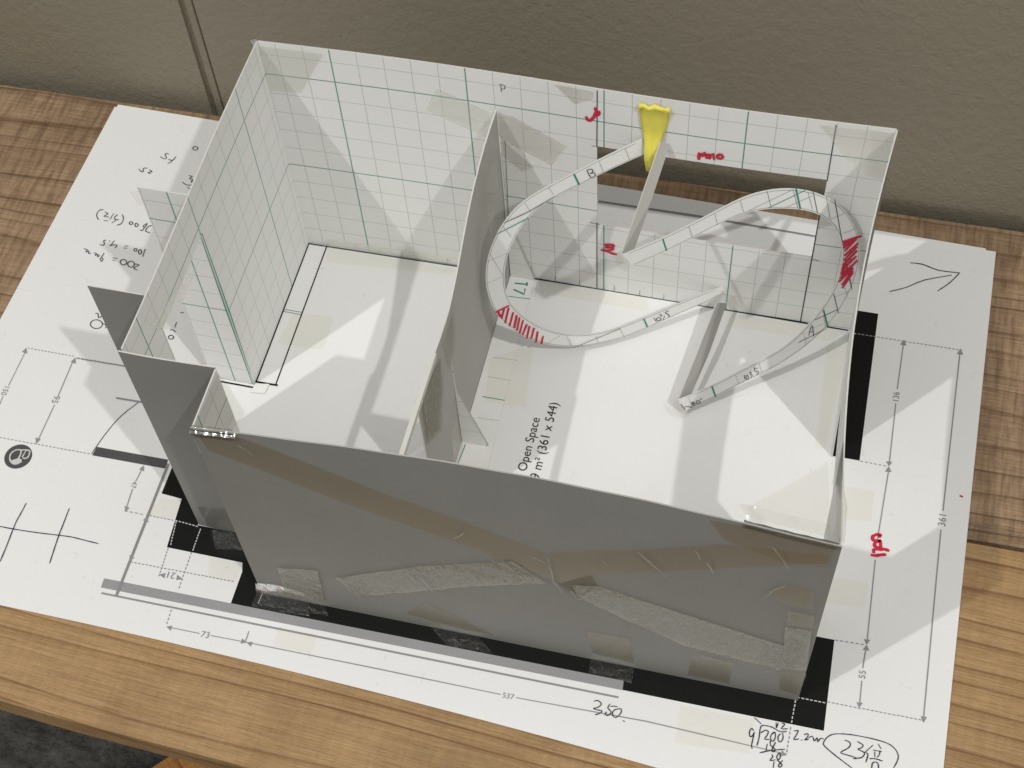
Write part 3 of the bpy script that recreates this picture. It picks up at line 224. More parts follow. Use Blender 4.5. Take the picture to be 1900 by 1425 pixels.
def grid_mat(name, base=(.86, .86, .84)):
    m, nt, b = mat(name)
    uv = nt.nodes.new('ShaderNodeUVMap'); sp = nt.nodes.new('ShaderNodeSeparateXYZ'); L(nt, uv.outputs[0], sp.inputs[0])
    def lines(step, w):
        o = []
        for ax in ('X', 'Y'):
            f = mth(nt, 'ABSOLUTE', mth(nt, 'SUBTRACT', mth(nt, 'FRACT', mth(nt, 'ADD', mth(nt, 'DIVIDE', sp.outputs[ax], step), .5)), .5))
            o.append(mth(nt, 'LESS_THAN', f, w/2/step))
        return mth(nt, 'MAXIMUM', o[0], o[1])
    v = coords(nt); big = noise(nt, v, .25, 3)
    c = mixc(nt, mth(nt, 'MULTIPLY', big, .14), base, tuple(x*.87 for x in base))
    thin = lines(1.0, .026)
    c = mixc(nt, mth(nt, 'MULTIPLY', thin, .62), c, (.27, .35, .32))
    c = mixc(nt, mth(nt, 'MULTIPLY', lines(5.0, .048), .85), c, (.03, .25, .18))
    L(nt, c, b.inputs['Base Color']); b.inputs['Roughness'].default_value = .5; b.inputs['Specular IOR Level'].default_value = .4
    bump(nt, b, noise(nt, v, 5, 3), .15, .0002)
    return m
def tape_mat(name, tint, gloss=.05, fres=.45, rough=.16, bscale=1.2, bstr=.35, bdist=.0002, haze=0.0, hazecol=(.62, .61, .56), crumple=False):
    m, nt, b = mat(name); nt.nodes.remove(b); out = nt.nodes['Material Output']
    v = coords(nt)
    tr = N(nt, 'ShaderNodeBsdfTransparent'); tr.inputs[0].default_value = (*tint, 1)
    gl = N(nt, 'ShaderNodeBsdfGlossy', Roughness=rough)
    bp = N(nt, 'ShaderNodeBump', Strength=bstr, Distance=bdist)
    nz = N(nt, 'ShaderNodeTexNoise', Scale=bscale, Detail=3, Distortion=.8); L(nt, v, nz.inputs['Vector']); L(nt, nz.outputs['Fac'], bp.inputs['Height']); L(nt, bp.outputs[0], gl.inputs['Normal'])
    fr = N(nt, 'ShaderNodeFresnel', IOR=1.38); 
    mx = N(nt, 'ShaderNodeMixShader'); L(nt, mth(nt, 'ADD', mth(nt, 'MULTIPLY', fr.outputs[0], fres), gloss*.3), mx.inputs[0])
    L(nt, tr.outputs[0], mx.inputs[1]); L(nt, gl.outputs[0], mx.inputs[2]); last = mx.outputs[0]
    if haze:
        df = N(nt, 'ShaderNodeBsdfDiffuse'); df.inputs[0].default_value = (*hazecol, 1)
        m2 = N(nt, 'ShaderNodeMixShader'); L(nt, last, m2.inputs[1]); L(nt, df.outputs[0], m2.inputs[2])
        if crumple:
            w = N(nt, 'ShaderNodeTexNoise', Scale=4.2, Detail=6, Roughness=.75, Distortion=2.2); L(nt, v, w.inputs['Vector'])
            L(nt, mth(nt, 'MULTIPLY', ramp(nt, w.outputs['Fac'], [(.36, (.15, .15, .15)), (.56, (1, 1, 1))]), haze), m2.inputs[0])
        else: m2.inputs[0].default_value = haze
        last = m2.outputs[0]
    L(nt, last, out.inputs['Surface']); return m

def wood_mat(name, light, dark, ring, shift, ang, saw=.35, blot=.45):
    m, nt, b = mat(name)
    tc = nt.nodes.new('ShaderNodeTexCoord'); mp = nt.nodes.new('ShaderNodeMapping')
    mp.inputs['Scale'].default_value = (100, 100, 100); mp.inputs['Location'].default_value = shift; mp.inputs['Rotation'].default_value = (0, 0, ang)
    L(nt, tc.outputs['Object'], mp.inputs['Vector'])
    st = N(nt, 'ShaderNodeVectorMath', operation='MULTIPLY'); L(nt, mp.outputs[0], st.inputs[0]); st.inputs[1].default_value = (.022, .12, .12)
    warp = N(nt, 'ShaderNodeTexNoise', Scale=1.0, Detail=2, Roughness=.4); L(nt, st.outputs[0], warp.inputs['Vector'])
    sp = nt.nodes.new('ShaderNodeSeparateXYZ'); L(nt, mp.outputs[0], sp.inputs[0])
    yn = N(nt, 'ShaderNodeTexNoise', Scale=.32, Detail=1); yn.noise_dimensions = '1D'; L(nt, sp.outputs['Y'], yn.inputs['W'])
    yy = mth(nt, 'ADD', mth(nt, 'ADD', sp.outputs['Y'], mth(nt, 'MULTIPLY', yn.outputs['Fac'], 3.0)), mth(nt, 'MULTIPLY', warp.outputs['Fac'], 4.2))
    f = mth(nt, 'FRACT', mth(nt, 'MULTIPLY', yy, ring))
    saww = ramp(nt, f, [(0, (.12, .12, .12)), (.08, (0, 0, 0)), (.62, (.08, .08, .08)), (.84, (.34, .34, .34)), (.93, (1, 1, 1)), (.97, (.7, .7, .7)), (1.0, (.12, .12, .12))])
    s2 = N(nt, 'ShaderNodeVectorMath', operation='MULTIPLY'); L(nt, mp.outputs[0], s2.inputs[0]); s2.inputs[1].default_value = (.5, 9, 9)
    fib = noise(nt, s2.outputs[0], 1.0, 4, .6)
    s3 = N(nt, 'ShaderNodeVectorMath', operation='MULTIPLY'); L(nt, mp.outputs[0], s3.inputs[0]); s3.inputs[1].default_value = (4.6, .55, 1)
    sawm = noise(nt, s3.outputs[0], 1.0, 3, .55)
    big = noise(nt, mp.outputs[0], .13, 4, .6)
    s4 = N(nt, 'ShaderNodeVectorMath', operation='MULTIPLY'); L(nt, mp.outputs[0], s4.inputs[0]); s4.inputs[1].default_value = (.22, .9, 1)
    mid = noise(nt, s4.outputs[0], .6, 6, .75)
    pore = noise(nt, mp.outputs[0], 5.0, 5, .7)
    c = mixc(nt, mth(nt, 'MULTIPLY', ramp(nt, pore, [(.38, (0, 0, 0)), (.66, (1, 1, 1))]), .5), light, tuple(min(1, x*1.28) for x in light))
    c = mixc(nt, mth(nt, 'MULTIPLY', saww, ramp(nt, noise(nt, st.outputs[0], 3.5, 4, .6), [(.3, (.3, .3, .3)), (.65, (1, 1, 1))])), c, dark)
    c = mixc(nt, mth(nt, 'MULTIPLY', ramp(nt, fib, [(.35, (0, 0, 0)), (.7, (1, 1, 1))]), .32), c, dark)
    c = mixc(nt, mth(nt, 'MULTIPLY', ramp(nt, sawm, [(.42, (0, 0, 0)), (.68, (1, 1, 1))]), saw), c, tuple(x*.55 for x in dark))
    c = mixc(nt, mth(nt, 'MULTIPLY', ramp(nt, big, [(.46, (0, 0, 0)), (.70, (1, 1, 1))]), .4), c, tuple(x*.62 for x in dark))
    c = mixc(nt, mth(nt, 'MULTIPLY', ramp(nt, mid, [(.56, (0, 0, 0)), (.70, (1, 1, 1))]), blot), c, tuple(x*.45 for x in dark))
    L(nt, c, b.inputs['Base Color']); b.inputs['Roughness'].default_value = .48; b.inputs['Specular IOR Level'].default_value = .4
    bump(nt, b, mth(nt, 'ADD', mth(nt, 'MULTIPLY', saww, -.5), mth(nt, 'ADD', fib, mth(nt, 'MULTIPLY', sawm, .6))), .5, .0012)
    return m

M = {}
M['sheet'] = paper_mat('white_sheet', (.85, .85, .84))
M['grid'] = grid_mat('gridded_card')
M['plain'] = paper_mat('white_card', (.86, .86, .84), marks=False)
M['greycard_shaded'] = flat_mat('grey_card_back_shaded', (.248, .246, .226), .55, .16)  # shade on the outer walls put into a darker grey
M['greycard_lit'] = flat_mat('grey_card_lit', (.42, .415, .385), .68, .10)  # same grey card toned lighter, as if better lit, for partition and track
M['edge'] = flat_mat('card_edge', (.66, .65, .61), .7, .1)
M['black'] = flat_mat('black_toner', (.007, .007, .007), .45, .3, .2)
M['grey'] = flat_mat('grey_toner', (.30, .30, .30), .6, .25)
M['midgrey'] = flat_mat('mid_grey_toner', (.27, .27, .265), .6, .2)
M['strip'] = flat_mat('pale_grey_toner', (.32, .32, .325), .55, .2)
M['leaf'] = flat_mat('dark_grey_toner', (.085, .085, .085), .55, .25)
M['white'] = flat_mat('unprinted_white', (.62, .62, .6), .6)
M['ink'] = flat_mat('pen_ink', (.022, .016, .03), .5)
M['pale'] = flat_mat('thin_print', (.33, .37, .355), .6)
M['green'] = flat_mat('green_print', (.03, .26, .19), .55)
M['red'] = flat_mat('red_marker', (.60, .022, .06), .5, .25)
M['yellow'] = flat_mat('yellow_tape', (.84, .75, .12), .55, .2)
M['clear'] = tape_mat('clear_tape', (.945, .94, .91), fres=.3)
M['crease'] = flat_mat('tape_crease', (.36, .35, .31), .3, .2)
M['brown'] = tape_mat('aged_clear_tape', (.89, .862, .785), gloss=.0, fres=.18, bscale=.8, bstr=.15, rough=.3)
M['crumple'] = tape_mat('crumpled_tape', (.90, .89, .83), fres=.18, bscale=4, bstr=.6, haze=.46, hazecol=(.40, .395, .345), crumple=True)
M['yellowed'] = tape_mat('yellowed_tape', (.982, .979, .948), gloss=.0, fres=.3, rough=.3, bscale=2, bstr=.2)
M['gloss'] = tape_mat('glossy_film', (.92, .92, .9), gloss=.16, fres=1.0, rough=.05, bscale=3.0, bstr=1.0, bdist=.0008, haze=.006)
M['film'] = tape_mat('shiny_film', (.95, .95, .93), gloss=.25, fres=1.0, rough=.11, bscale=4, bstr=.5, bdist=.0002)
M['wood_far'] = wood_mat('weathered_plank', (.39, .265, .16), (.15, .08, .038), 1.0, (3, 1.1, 0), .012, .5)
M['wood_near'] = wood_mat('pale_pine_plank', (.43, .275, .128), (.18, .076, .025), 1.1, (11, 6.3, 0), .054, .10, .22)
M['wood_shelf'] = wood_mat('orange_board', (.42, .2, .05), (.16, .06, .015), .5, (5, 2, 0), .7, .2)

def wall_mat():
    m, nt, b = mat('taupe_wall_paint'); v = coords(nt)
    n1 = noise(nt, v, 2.6, 3, .5); n2 = noise(nt, v, .05, 2); n3 = noise(nt, v, 6.5, 3)
    L(nt, mixc(nt, mth(nt, 'MULTIPLY', n2, .3), (.265, .236, .176), (.235, .208, .156)), b.inputs['Base Color'])
    b.inputs['Roughness'].default_value = .55; b.inputs['Specular IOR Level'].default_value = .35
    bump(nt, b, mth(nt, 'ADD', n1, mth(nt, 'MULTIPLY', n3, .5)), .42, .0012)
    return m
M['wall'] = wall_mat()
def carpet_mat():
    m, nt, b = mat('dark_carpet'); v = coords(nt); n = noise(nt, v, .45, 5, .7)
    L(nt, ramp(nt, n, [(.35, (.035, .035, .032)), (.7, (.13, .125, .115))]), b.inputs['Base Color']); b.inputs['Roughness'].default_value = .95
    bump(nt, b, noise(nt, v, 1.2, 4), .8, .01); return m
M['carpet'] = carpet_mat()

# ------------------------------------------------------------------ mesh helpers
def link(name, verts, faces, mats, parent=None, midx=None, uvs=None, smooth=False):
    me = bpy.data.meshes.new(name); me.from_pydata([tuple(c*S for c in v) for v in verts], [], faces)
    for m in mats: me.materials.append(M[m])
    if midx: me.polygons.foreach_set('material_index', midx)
    if uvs:
        uvl = me.uv_layers.new(name='UVMap')
        for lp in me.loops: uvl.data[lp.index].uv = uvs[lp.vertex_index]
    if smooth: me.polygons.foreach_set('use_smooth', [True]*len(me.polygons))
    me.update(); o = bpy.data.objects.new(name, me); COL.objects.link(o)
    if parent: o.parent = parent
    return o
def thing(name, label, cat, loc=(0, 0, 0)):
    o = bpy.data.objects.new(name, None); COL.objects.link(o); o.location = Vector(loc)*S; o.empty_display_size = .02
    o['label'] = label; o['category'] = cat; return o
def tag(o, label, cat): o['label'] = label; o['category'] = cat; return o
def box(name, lo, hi, m, parent=None):
    x0, y0, z0 = lo; x1, y1, z1 = hi
    v = [(x, y, z) for z in (z0, z1) for y in (y0, y1) for x in (x0, x1)]
    return link(name, v, [(0, 2, 3, 1), (4, 5, 7, 6), (0, 1, 5, 4), (2, 6, 7, 3), (0, 4, 6, 2), (1, 3, 7, 5)], [m], parent)
def card(name, us, vs, keep, f, nrm, th, mats, parent, uvf=lambda u, v: (u, v)):
    """sheet of card on a grid of cuts: front surface f(u,v), thickness th away from nrm"""
    nu, nv = len(us), len(vs); n = Vector(nrm); verts = []; uvs = []
    for k in (0, 1):
        for v in vs:
            for u in us:
                verts.append(tuple(Vector(f(u, v)) - n*th*k)); uvs.append(uvf(u, v))
    idx = lambda i, j, k: k*nu*nv + j*nu + i
    cells = {(i, j) for i in range(nu-1) for j in range(nv-1) if keep((us[i]+us[i+1])/2, (vs[j]+vs[j+1])/2)}
    a = Vector(verts[idx(1, 0, 0)]) - Vector(verts[idx(0, 0, 0)]); c = Vector(verts[idx(0, 1, 0)]) - Vector(verts[idx(0, 0, 0)])
    flip = a.cross(c).dot(n) < 0
    faces = []; mi = []
    def add(q, m): faces.append(tuple(reversed(q)) if flip else q); mi.append(m)
    for i, j in cells:
        add((idx(i, j, 0), idx(i+1, j, 0), idx(i+1, j+1, 0), idx(i, j+1, 0)), 0)
        add((idx(i, j, 1), idx(i, j+1, 1), idx(i+1, j+1, 1), idx(i+1, j, 1)), 1)
        for (di, dj), (p, q) in {(0, -1): ((i, j), (i+1, j)), (1, 0): ((i+1, j), (i+1, j+1)), (0, 1): ((i+1, j+1), (i, j+1)), (-1, 0): ((i, j+1), (i, j))}.items():
            if (i+di, j+dj) not in cells: add((idx(*p, 1), idx(*q, 1), idx(*q, 0), idx(*p, 0)), 2)
    used = sorted({x for fc in faces for x in fc}); rm = {o: n_ for n_, o in enumerate(used)}
    return link(name, [verts[x] for x in used], [tuple(rm[x] for x in fc) for fc in faces], mats, parent, mi, [uvs[x] for x in used])
def cuts(a, b, n, extra=()):
    r = {round(a+(b-a)*i/n, 4) for i in range(n+1)} | set(extra); return sorted(r)
def plate(name, front, nrm, th, mats, parent, uvs=None):
    """flat cut-out (closed outline) with thickness"""
    n = Vector(nrm).normalized(); k = len(front)
    ar = Vector((0, 0, 0))
    for i in range(k): ar += Vector(front[i]).cross(Vector(front[(i+1) % k]))
    if ar.dot(n) < 0: front = list(reversed(front)); uvs = list(reversed(uvs)) if uvs else None
    v = [tuple(p) for p in front] + [tuple(Vector(p)-n*th) for p in front]
    fs = [tuple(range(k)), tuple(range(2*k-1, k-1, -1))] + [(i, k+i, k+(i+1) % k, (i+1) % k) for i in range(k)]
    return link(name, v, fs, mats, parent, [0, 1] + [min(2, len(mats)-1)]*k, (uvs+uvs) if uvs else None)
def smooth_line(p, n=3):
    if len(p) < 3: return p
    closed = (Vector(p[0])-Vector(p[-1])).length < 1e-4; out = []
    for i in range(len(p)-1):
        p0 = Vector(p[i-1] if i else (p[-2] if closed else p[0])); p1 = Vector(p[i]); p2 = Vector(p[i+1])
        p3 = Vector(p[i+2] if i+2 < len(p) else (p[1] if closed else p[-1]))
        for k in range(n):
            t = k/n; out.append(.5*((2*p1)+(p2-p0)*t+(2*p0-5*p1+4*p2-p3)*t*t+(3*p1-p0-3*p2+p3)*t**3))
    out.append(Vector(p[-1])); return out
def strokes(name, lines, w, m, to3, parent, base, jitter=.18, step=.0006, straight=False):
    verts = []; faces = []; h = base
    for ln in lines:
        p = [Vector(q) for q in (ln if straight else smooth_line(ln))]; h += step
        st = len(verts)
        for i, q in enumerate(p):
            d = (p[min(i+1, len(p)-1)] - p[max(i-1, 0)])
            if d.length < 1e-6: d = Vector((1, 0))
            d.normalize(); n = Vector((-d.y, d.x))*w/2*(1+random.uniform(-jitter, jitter))
            if i in (0, len(p)-1): q = q + d*(w*.3)*(1 if i else -1); n *= .75
            verts += [to3(*(q+n), h), to3(*(q-n), h)]
        faces += [(st+2*i, st+2*i+1, st+2*i+3, st+2*i+2) for i in range(len(p)-1)]
    return link(name, verts, faces, [m], parent)
def patch(name, outline, m, to3, parent, h, fine=0, wrinkle=0.0):
    if not fine:
        v = [to3(*q, h) for q in outline]; return link(name, v, [tuple(range(len(v)))], [m], parent)
    bm = bmesh.new(); vs_ = [bm.verts.new((q[0], q[1], 0)) for q in outline]; bm.faces.new(vs_)
    bmesh.ops.triangulate(bm, faces=bm.faces[:])
    for _ in range(5):
        es = [e for e in bm.edges if e.calc_length() > fine]
        if not es: break
        bmesh.ops.subdivide_edges(bm, edges=es, cuts=1); bmesh.ops.triangulate(bm, faces=bm.faces[:])
    bm.verts.index_update(); ph = random.uniform(0, 9)
    v = [to3(q.co.x, q.co.y, h + wrinkle*(.5*math.sin(q.co.x*2.3+q.co.y*5+ph)*math.sin(q.co.y*3.1-q.co.x*1.7+ph)+random.uniform(-.8, .8))) for q in bm.verts]
    f = [tuple(x.index for x in fc.verts) for fc in bm.faces]; bm.free()
    return link(name, v, f, [m], parent, smooth=True)
def text(s, start, length, rz, m, parent, h, name='printed_text', centre=False):
    cu = bpy.data.curves.new('t', 'FONT'); cu.body = s; cu.size = 1
    to = bpy.data.objects.new('t', cu); COL.objects.link(to); bpy.context.view_layer.update()
    me = bpy.data.meshes.new_from_object(to.evaluated_get(bpy.context.evaluated_depsgraph_get()))
    bpy.data.objects.remove(to); xs = [v.co.x for v in me.vertices]; ys = [v.co.y for v in me.vertices]
    k = length/(max(xs)-min(xs)); x0 = min(xs) if not centre else (min(xs)+max(xs))/2; y0 = 0 if not centre else (min(ys)+max(ys))/2
    c, sn = math.cos(rz), math.sin(rz)
    for v in me.vertices:
        x = (v.co.x-x0)*k; y = (v.co.y-y0)*k
        v.co = ((start[0]+c*x-sn*y)*S, (start[1]+sn*x+c*y)*S, h*S)
    me.name = name; me.materials.clear(); me.materials.append(M[m])
    o = bpy.data.objects.new(name, me); COL.objects.link(o); o.parent = parent; return o

# ------------------------------------------------------------------ room: wall behind, floor below
TT = -0.07                                  # table top height
w = link('wall', [(-8.75, 6.75, -45), (90, 6.75, -45), (90, 6.75, 70), (-8.75, 6.75, 70)], [(0, 1, 2, 3)], ['wall']); w['kind'] = 'structure'
# left wall panel ends in a deep groove; a flat bead stands between groove and wall
link('wall_panel', [(-90, 6.8, -45), (-9.52, 6.8, -45), (-9.52, 6.8, 70), (-90, 6.8, 70)], [(0, 1, 2, 3)], ['wall'], w)
gp = [(-9.52, 6.8), (-9.50, 6.98), (-9.24, 7.0), (-9.22, 6.80), (-8.87, 6.70), (-8.85, 6.85), (-8.80, 6.85), (-8.80, 6.74), (-8.74, 6.75)]
link('wall_bead', [(x, y, z) for z in (-45, 70) for x, y in gp], [(i, i+1, i+1+len(gp), i+len(gp)) for i in range(len(gp)-1)], ['wall'], w)
fl = link('floor', [(-150, -150, -42), (150, -150, -42), (150, 8, -42), (-150, 8, -42)], [(0, 1, 2, 3)], ['carpet']); fl['kind'] = 'structure'

# ------------------------------------------------------------------ table of two planks
table = thing('wooden_table', 'low wooden table of two rough planks under the plan sheet', 'table', (0, 0, 0))
def plank(y_far, y_near, x0, x1, m, name='plank'):
    n = 40; verts = []; prof = [(0, -1.25), (0, -.06), (.06, 0), (-.06, 0), (0, -.06), (0, -1.25)]
    for i in range(n+1):
        x = x0+(x1-x0)*i/n; a, b = y_far(x), y_near(x); j = .025*math.sin(x*1.7)+.02*math.sin(x*.63+1)
        for k, (dy, dz) in enumerate(prof):
            verts.append((x, (a-abs(dy)+j*.4 if k < 3 else b+abs(dy)+j), TT+dz))
    k = len(prof); faces = [(i*k+q, (i+1)*k+q, (i+1)*k+(q+1) % k, i*k+(q+1) % k) for i in range(n) for q in range(k)]
    faces += [tuple(range(k)), tuple(n*k+q for q in reversed(range(k)))]
    o = link(name, verts, faces, [m], table)
    bm = bmesh.new(); bm.from_mesh(o.data); bmesh.ops.recalc_face_normals(bm, faces=bm.faces); bm.to_mesh(o.data); bm.free(); return o
plank(lambda x: 6.22+.004*x, lambda x: -8.36+.004*(x-25), -45, 70, 'wood_far')
plank(lambda x: -8.50+.004*(x-25), lambda x: -21.85-.05*(x+5), -45, 70, 'wood_near')
for x in (-36, 60):
    for y in (3, -19): box('leg', (x-2.5, y-2.5, -42), (x+2.5, y+2.5, TT-1.25), 'wood_far', table)
# lower board seen under the front edge
sh = [(-10.9, -16.9), (-8.2, -13.9), (30, -13.9), (30, -20.5), (-9.6, -20.5)]
plate('shelf_board', [(x, y, -25) for x, y in sh], (0, 0, 1), 1.5, ['wood_shelf'], table)

# ------------------------------------------------------------------ plan sheet with everything printed and written on it
sheet = thing('plan_sheet', 'large white printed floor plan sheet with pen notes lying on the wooden table', 'floor plan')
left = lambda t: Vector((-13.68-.75*t, 5.74-24.1*t, 0)); right = lambda t: Vector((25.3-.3*t, 4.98-25.0*t, 0))
nx, ny = 40, 26; sv = []
for k in (0, 1):
    for j in range(ny+1):
        t = j/ny
        for i in range(nx+1):
            s = i/nx; p = left(t).lerp(right(t), s)
            p.y += 2.2*s*(1-s)*t
            sv.append((p.x, p.y, -.02*k))
ix = lambda i, j, k: k*(nx+1)*(ny+1)+j*(nx+1)+i
sf = [(ix(i, j, 0), ix(i, j+1, 0), ix(i+1, j+1, 0), ix(i+1, j, 0)) for i in range(nx) for j in range(ny)]
sf += [(ix(i, j, 1), ix(i+1, j, 1), ix(i+1, j+1, 1), ix(i, j+1, 1)) for i in range(nx) for j in range(ny)]
for i in range(nx):
    sf += [(ix(i, 0, 0), ix(i+1, 0, 0), ix(i+1, 0, 1), ix(i, 0, 1)), (ix(i, ny, 1), ix(i+1, ny, 1), ix(i+1, ny, 0), ix(i, ny, 0))]
for j in range(ny):
    sf += [(ix(0, j, 1), ix(0, j+1, 1), ix(0, j+1, 0), ix(0, j, 0)), (ix(nx, j, 0), ix(nx, j+1, 0), ix(nx, j+1, 1), ix(nx, j, 1))]
link('sheet', sv, sf, ['sheet'], sheet)
plate('backing_sheet', [(-13.6, 5.92, -.03), (-5, 5.75, -.03), (24.9, 5.1, -.03), (24.8, -19, -.03), (-13.9, -17.6, -.03)], (0, 0, 1), .03, ['plain'], sheet)
P3 = lambda u, v, h: (u, v, h)
for ply in ([(20.0, .95), (20.97, .95), (21.0, -5.95), (20.0, -5.95)],
            [(20.0, -13.37), (20.95, -13.37), (21.0, -16.76), (13.6, -16.76), (13.6, -15.7), (20.0, -15.7)],
            [(-.48, -15.2), (-.48, -16.5), (13.6, -16.76), (13.6, -15.7), (.4, -15.7), (.4, -15.2)],
            [(-4.58, -11.5), (-4.58, -12.7), (-3.74, -12.76), (-3.58, -14.82), (-.59, -14.84), (-.48, -15.2), (.4, -15.2), (.4, -13.7), (-2.75, -13.7), (-2.75, -11.5)]):
    patch('printed_wall', ply, 'black', P3, sheet, .004)
for i, (pl, c, wd, ls) in enumerate(MARKS['print_line']):
    if len(ls) > 8: strokes('dotted_line', ls, wd, c, P3, sheet, .006+.0015*i, jitter=.03, step=.00003, straight=True)['kind'] = 'stuff'
    else:
        for q, l1 in enumerate(ls): strokes('printed_line', [l1], wd, c, P3, sheet, .006+.0015*i+.0003*q, jitter=.03, straight=(wd > .031))
for i, (pl, c, wd, ls) in enumerate(MARKS['dimension_line']):
    for q, l1 in enumerate(ls): strokes('dimension_line', [l1], wd, c, P3, sheet, .024+.0003*q, jitter=.03, straight=True)
for k in ('grey_strip', 'door_leaf'):
    for pl, c, wd, ls in MARKS[k]: patch(k, ls[0], c, P3, sheet, .005)
for pl, c, wd, ls in MARKS['arrow_head']:
    for q in ls: patch('arrow_head', q, c, P3, sheet, .027)
for i, (pl, c, wd, ls) in enumerate(MARKS['note']):
    strokes('pen_note' if c == 'ink' else 'marker_note', ls, wd, c, P3, sheet, .030)
R90 = math.pi/2
text('Open Space', (8.81, -8.95), 2.40, R90, 'black', sheet, .02)
text('19 m\u00b2 (361 x 544)', (9.36, -9.36), 3.62, R90, 'black', sheet, .02)
for s_, c_, l_, r_ in (('136', (22.05, -2.83), .52, R90), ('361', (24.21, -7.87), .6, R90), ('55', (22.04, -14.47), .36, R90), ('47', (-5.75, -12.57), .36, -R90),
                       ('95', (-10.23, -9.55), .42, -R90), ('21', (-3.01, -15.89), .36, math.pi), ('73', (-.98, -17.86), .38, 0), ('537', (10.22, -17.82), .5, 0), ('150', (-12.41, -9.58), .5, -R90)):
    text(s_, c_, l_*.8, r_, 'midgrey', sheet, .028, centre=True)
# round printed camera symbol on the left
def disc(r, n=28, c=(-10.68, -12.3)): return [(c[0]+r*math.cos(2*math.pi*i/n), c[1]+r*math.sin(2*math.pi*i/n)) for i in range(n)]
patch('round_symbol', disc(.545), 'leaf', P3, sheet, .006)
IC = (-10.68, -12.3); ti = lambda pts: [(IC[0]+x, IC[1]+y) for x, y in pts]
strokes('round_symbol', [ti([(.0, .30), (-.2, .26), (-.33, .08), (-.3, -.14), (-.15, -.3), (.05, -.34), (.22, -.2)]), ti([(.0, .30), (.06, .08), (.02, -.18)]),
                         ti([(.0, .30), (.22, .34), (.36, .32)]), ti([(.36, .32), (.40, .1), (.34, -.02), (.22, -.02)]), ti([(.2, .3), (.17, .02)])], .06, 'white', P3, sheet, .009)
patch('round_symbol', ti([(-.2, -.22), (.05, -.06), (.2, -.1), (.2, -.24), (.02, -.36), (-.12, -.32)]), 'white', P3, sheet, .008)

# ------------------------------------------------------------------ the card model: walls
H = 11.63
model = thing('card_room_model', 'open-topped model room of grey-backed grid card with taped walls', 'paper model', (8.6, -7.9, 0))
MP = Vector((8.6, -7.9, 0))
def shift(f): return lambda u, v: tuple(Vector(f(u, v)) - MP)
W3 = ['grid', 'greycard_shaded', 'edge']
bow = lambda X, Zv: .10*math.sin(2*math.pi*(X+2.65)/22.6)*(.35+.65*Zv/H)
def back_f(u, v): return (u, bow(u, v), v)
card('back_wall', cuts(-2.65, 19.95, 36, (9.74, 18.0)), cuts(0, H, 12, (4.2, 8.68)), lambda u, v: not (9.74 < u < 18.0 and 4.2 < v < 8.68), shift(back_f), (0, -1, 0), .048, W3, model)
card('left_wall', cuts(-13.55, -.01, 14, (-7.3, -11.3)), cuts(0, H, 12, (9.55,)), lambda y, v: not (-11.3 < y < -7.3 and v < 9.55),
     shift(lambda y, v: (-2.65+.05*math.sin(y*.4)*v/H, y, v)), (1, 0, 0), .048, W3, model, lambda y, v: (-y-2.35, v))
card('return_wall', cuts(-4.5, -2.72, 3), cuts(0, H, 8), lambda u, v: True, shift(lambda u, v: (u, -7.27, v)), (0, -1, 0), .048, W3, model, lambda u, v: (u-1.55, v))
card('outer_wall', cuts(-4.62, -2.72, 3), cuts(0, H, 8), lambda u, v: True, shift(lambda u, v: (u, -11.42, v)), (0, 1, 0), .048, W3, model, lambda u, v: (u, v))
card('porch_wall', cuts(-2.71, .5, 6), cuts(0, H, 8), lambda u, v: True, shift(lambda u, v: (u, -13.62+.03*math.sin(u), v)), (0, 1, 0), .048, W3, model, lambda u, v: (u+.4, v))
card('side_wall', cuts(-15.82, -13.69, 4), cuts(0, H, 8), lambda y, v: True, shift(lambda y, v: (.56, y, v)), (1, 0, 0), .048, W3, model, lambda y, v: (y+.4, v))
fbow = lambda X, Zv: 0.41*math.sin(math.pi*max(0, min(1, (X-.5)/19.4)))*(Zv/H)**1.3 if Zv > 0 else 0.0
def front_f(u, v): return (u, -15.82+fbow(u, v), v-.015*math.sin(u*2.1)*(v/H))
card('front_wall', cuts(.5, 20.0, 40), cuts(0, H, 10), lambda u, v: True, shift(front_f), (0, 1, 0), .048, ['grid', 'greycard_shaded', 'greycard_lit'], model)
def right_f(y, v): return (19.95-.5*math.sin(math.pi*min(1, -y/15.8))*(v/H), y, v)
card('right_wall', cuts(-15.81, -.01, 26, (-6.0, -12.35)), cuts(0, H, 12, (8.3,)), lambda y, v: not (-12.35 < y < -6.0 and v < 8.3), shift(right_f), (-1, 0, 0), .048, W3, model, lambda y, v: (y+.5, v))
# fold line printed green on the corner of the doorway, small loose tab at its foot
sm = lambda f: (lambda u, v, h: tuple(Vector(f(u, v, h)) - MP))
strokes('fold_line', [[(0, .05), (0, 5), (0, 9.6)]], .15, 'green', sm(lambda u, v, h: (-2.69+u+.0, -7.27-h, v)), model, .01, straight=True)
plate('card_tab', [tuple(Vector(q)-MP) for q in [(-2.62, -7.25, .05), (-2.05, -7.15, .05), (-2.1, -7.62, .05), (-2.66, -7.68, .05)]], (0, 0, 1), .04, ['plain', 'greycard_shaded', 'edge'], model)
for i, (pl, c, wd, ls) in enumerate(MARKS['wall_mark']):
    fw = sm(lambda u, v, h: (u, bow(u, v)-h, v))
    if c == 'red': strokes('marker_number', ls, wd, c, fw, model, .012+.002*i)
    else:
        for q, l1 in enumerate(ls): strokes('pencil_line', [l1], wd, c, fw, model, .012+.002*i+.0003*q, straight=wd > .026)

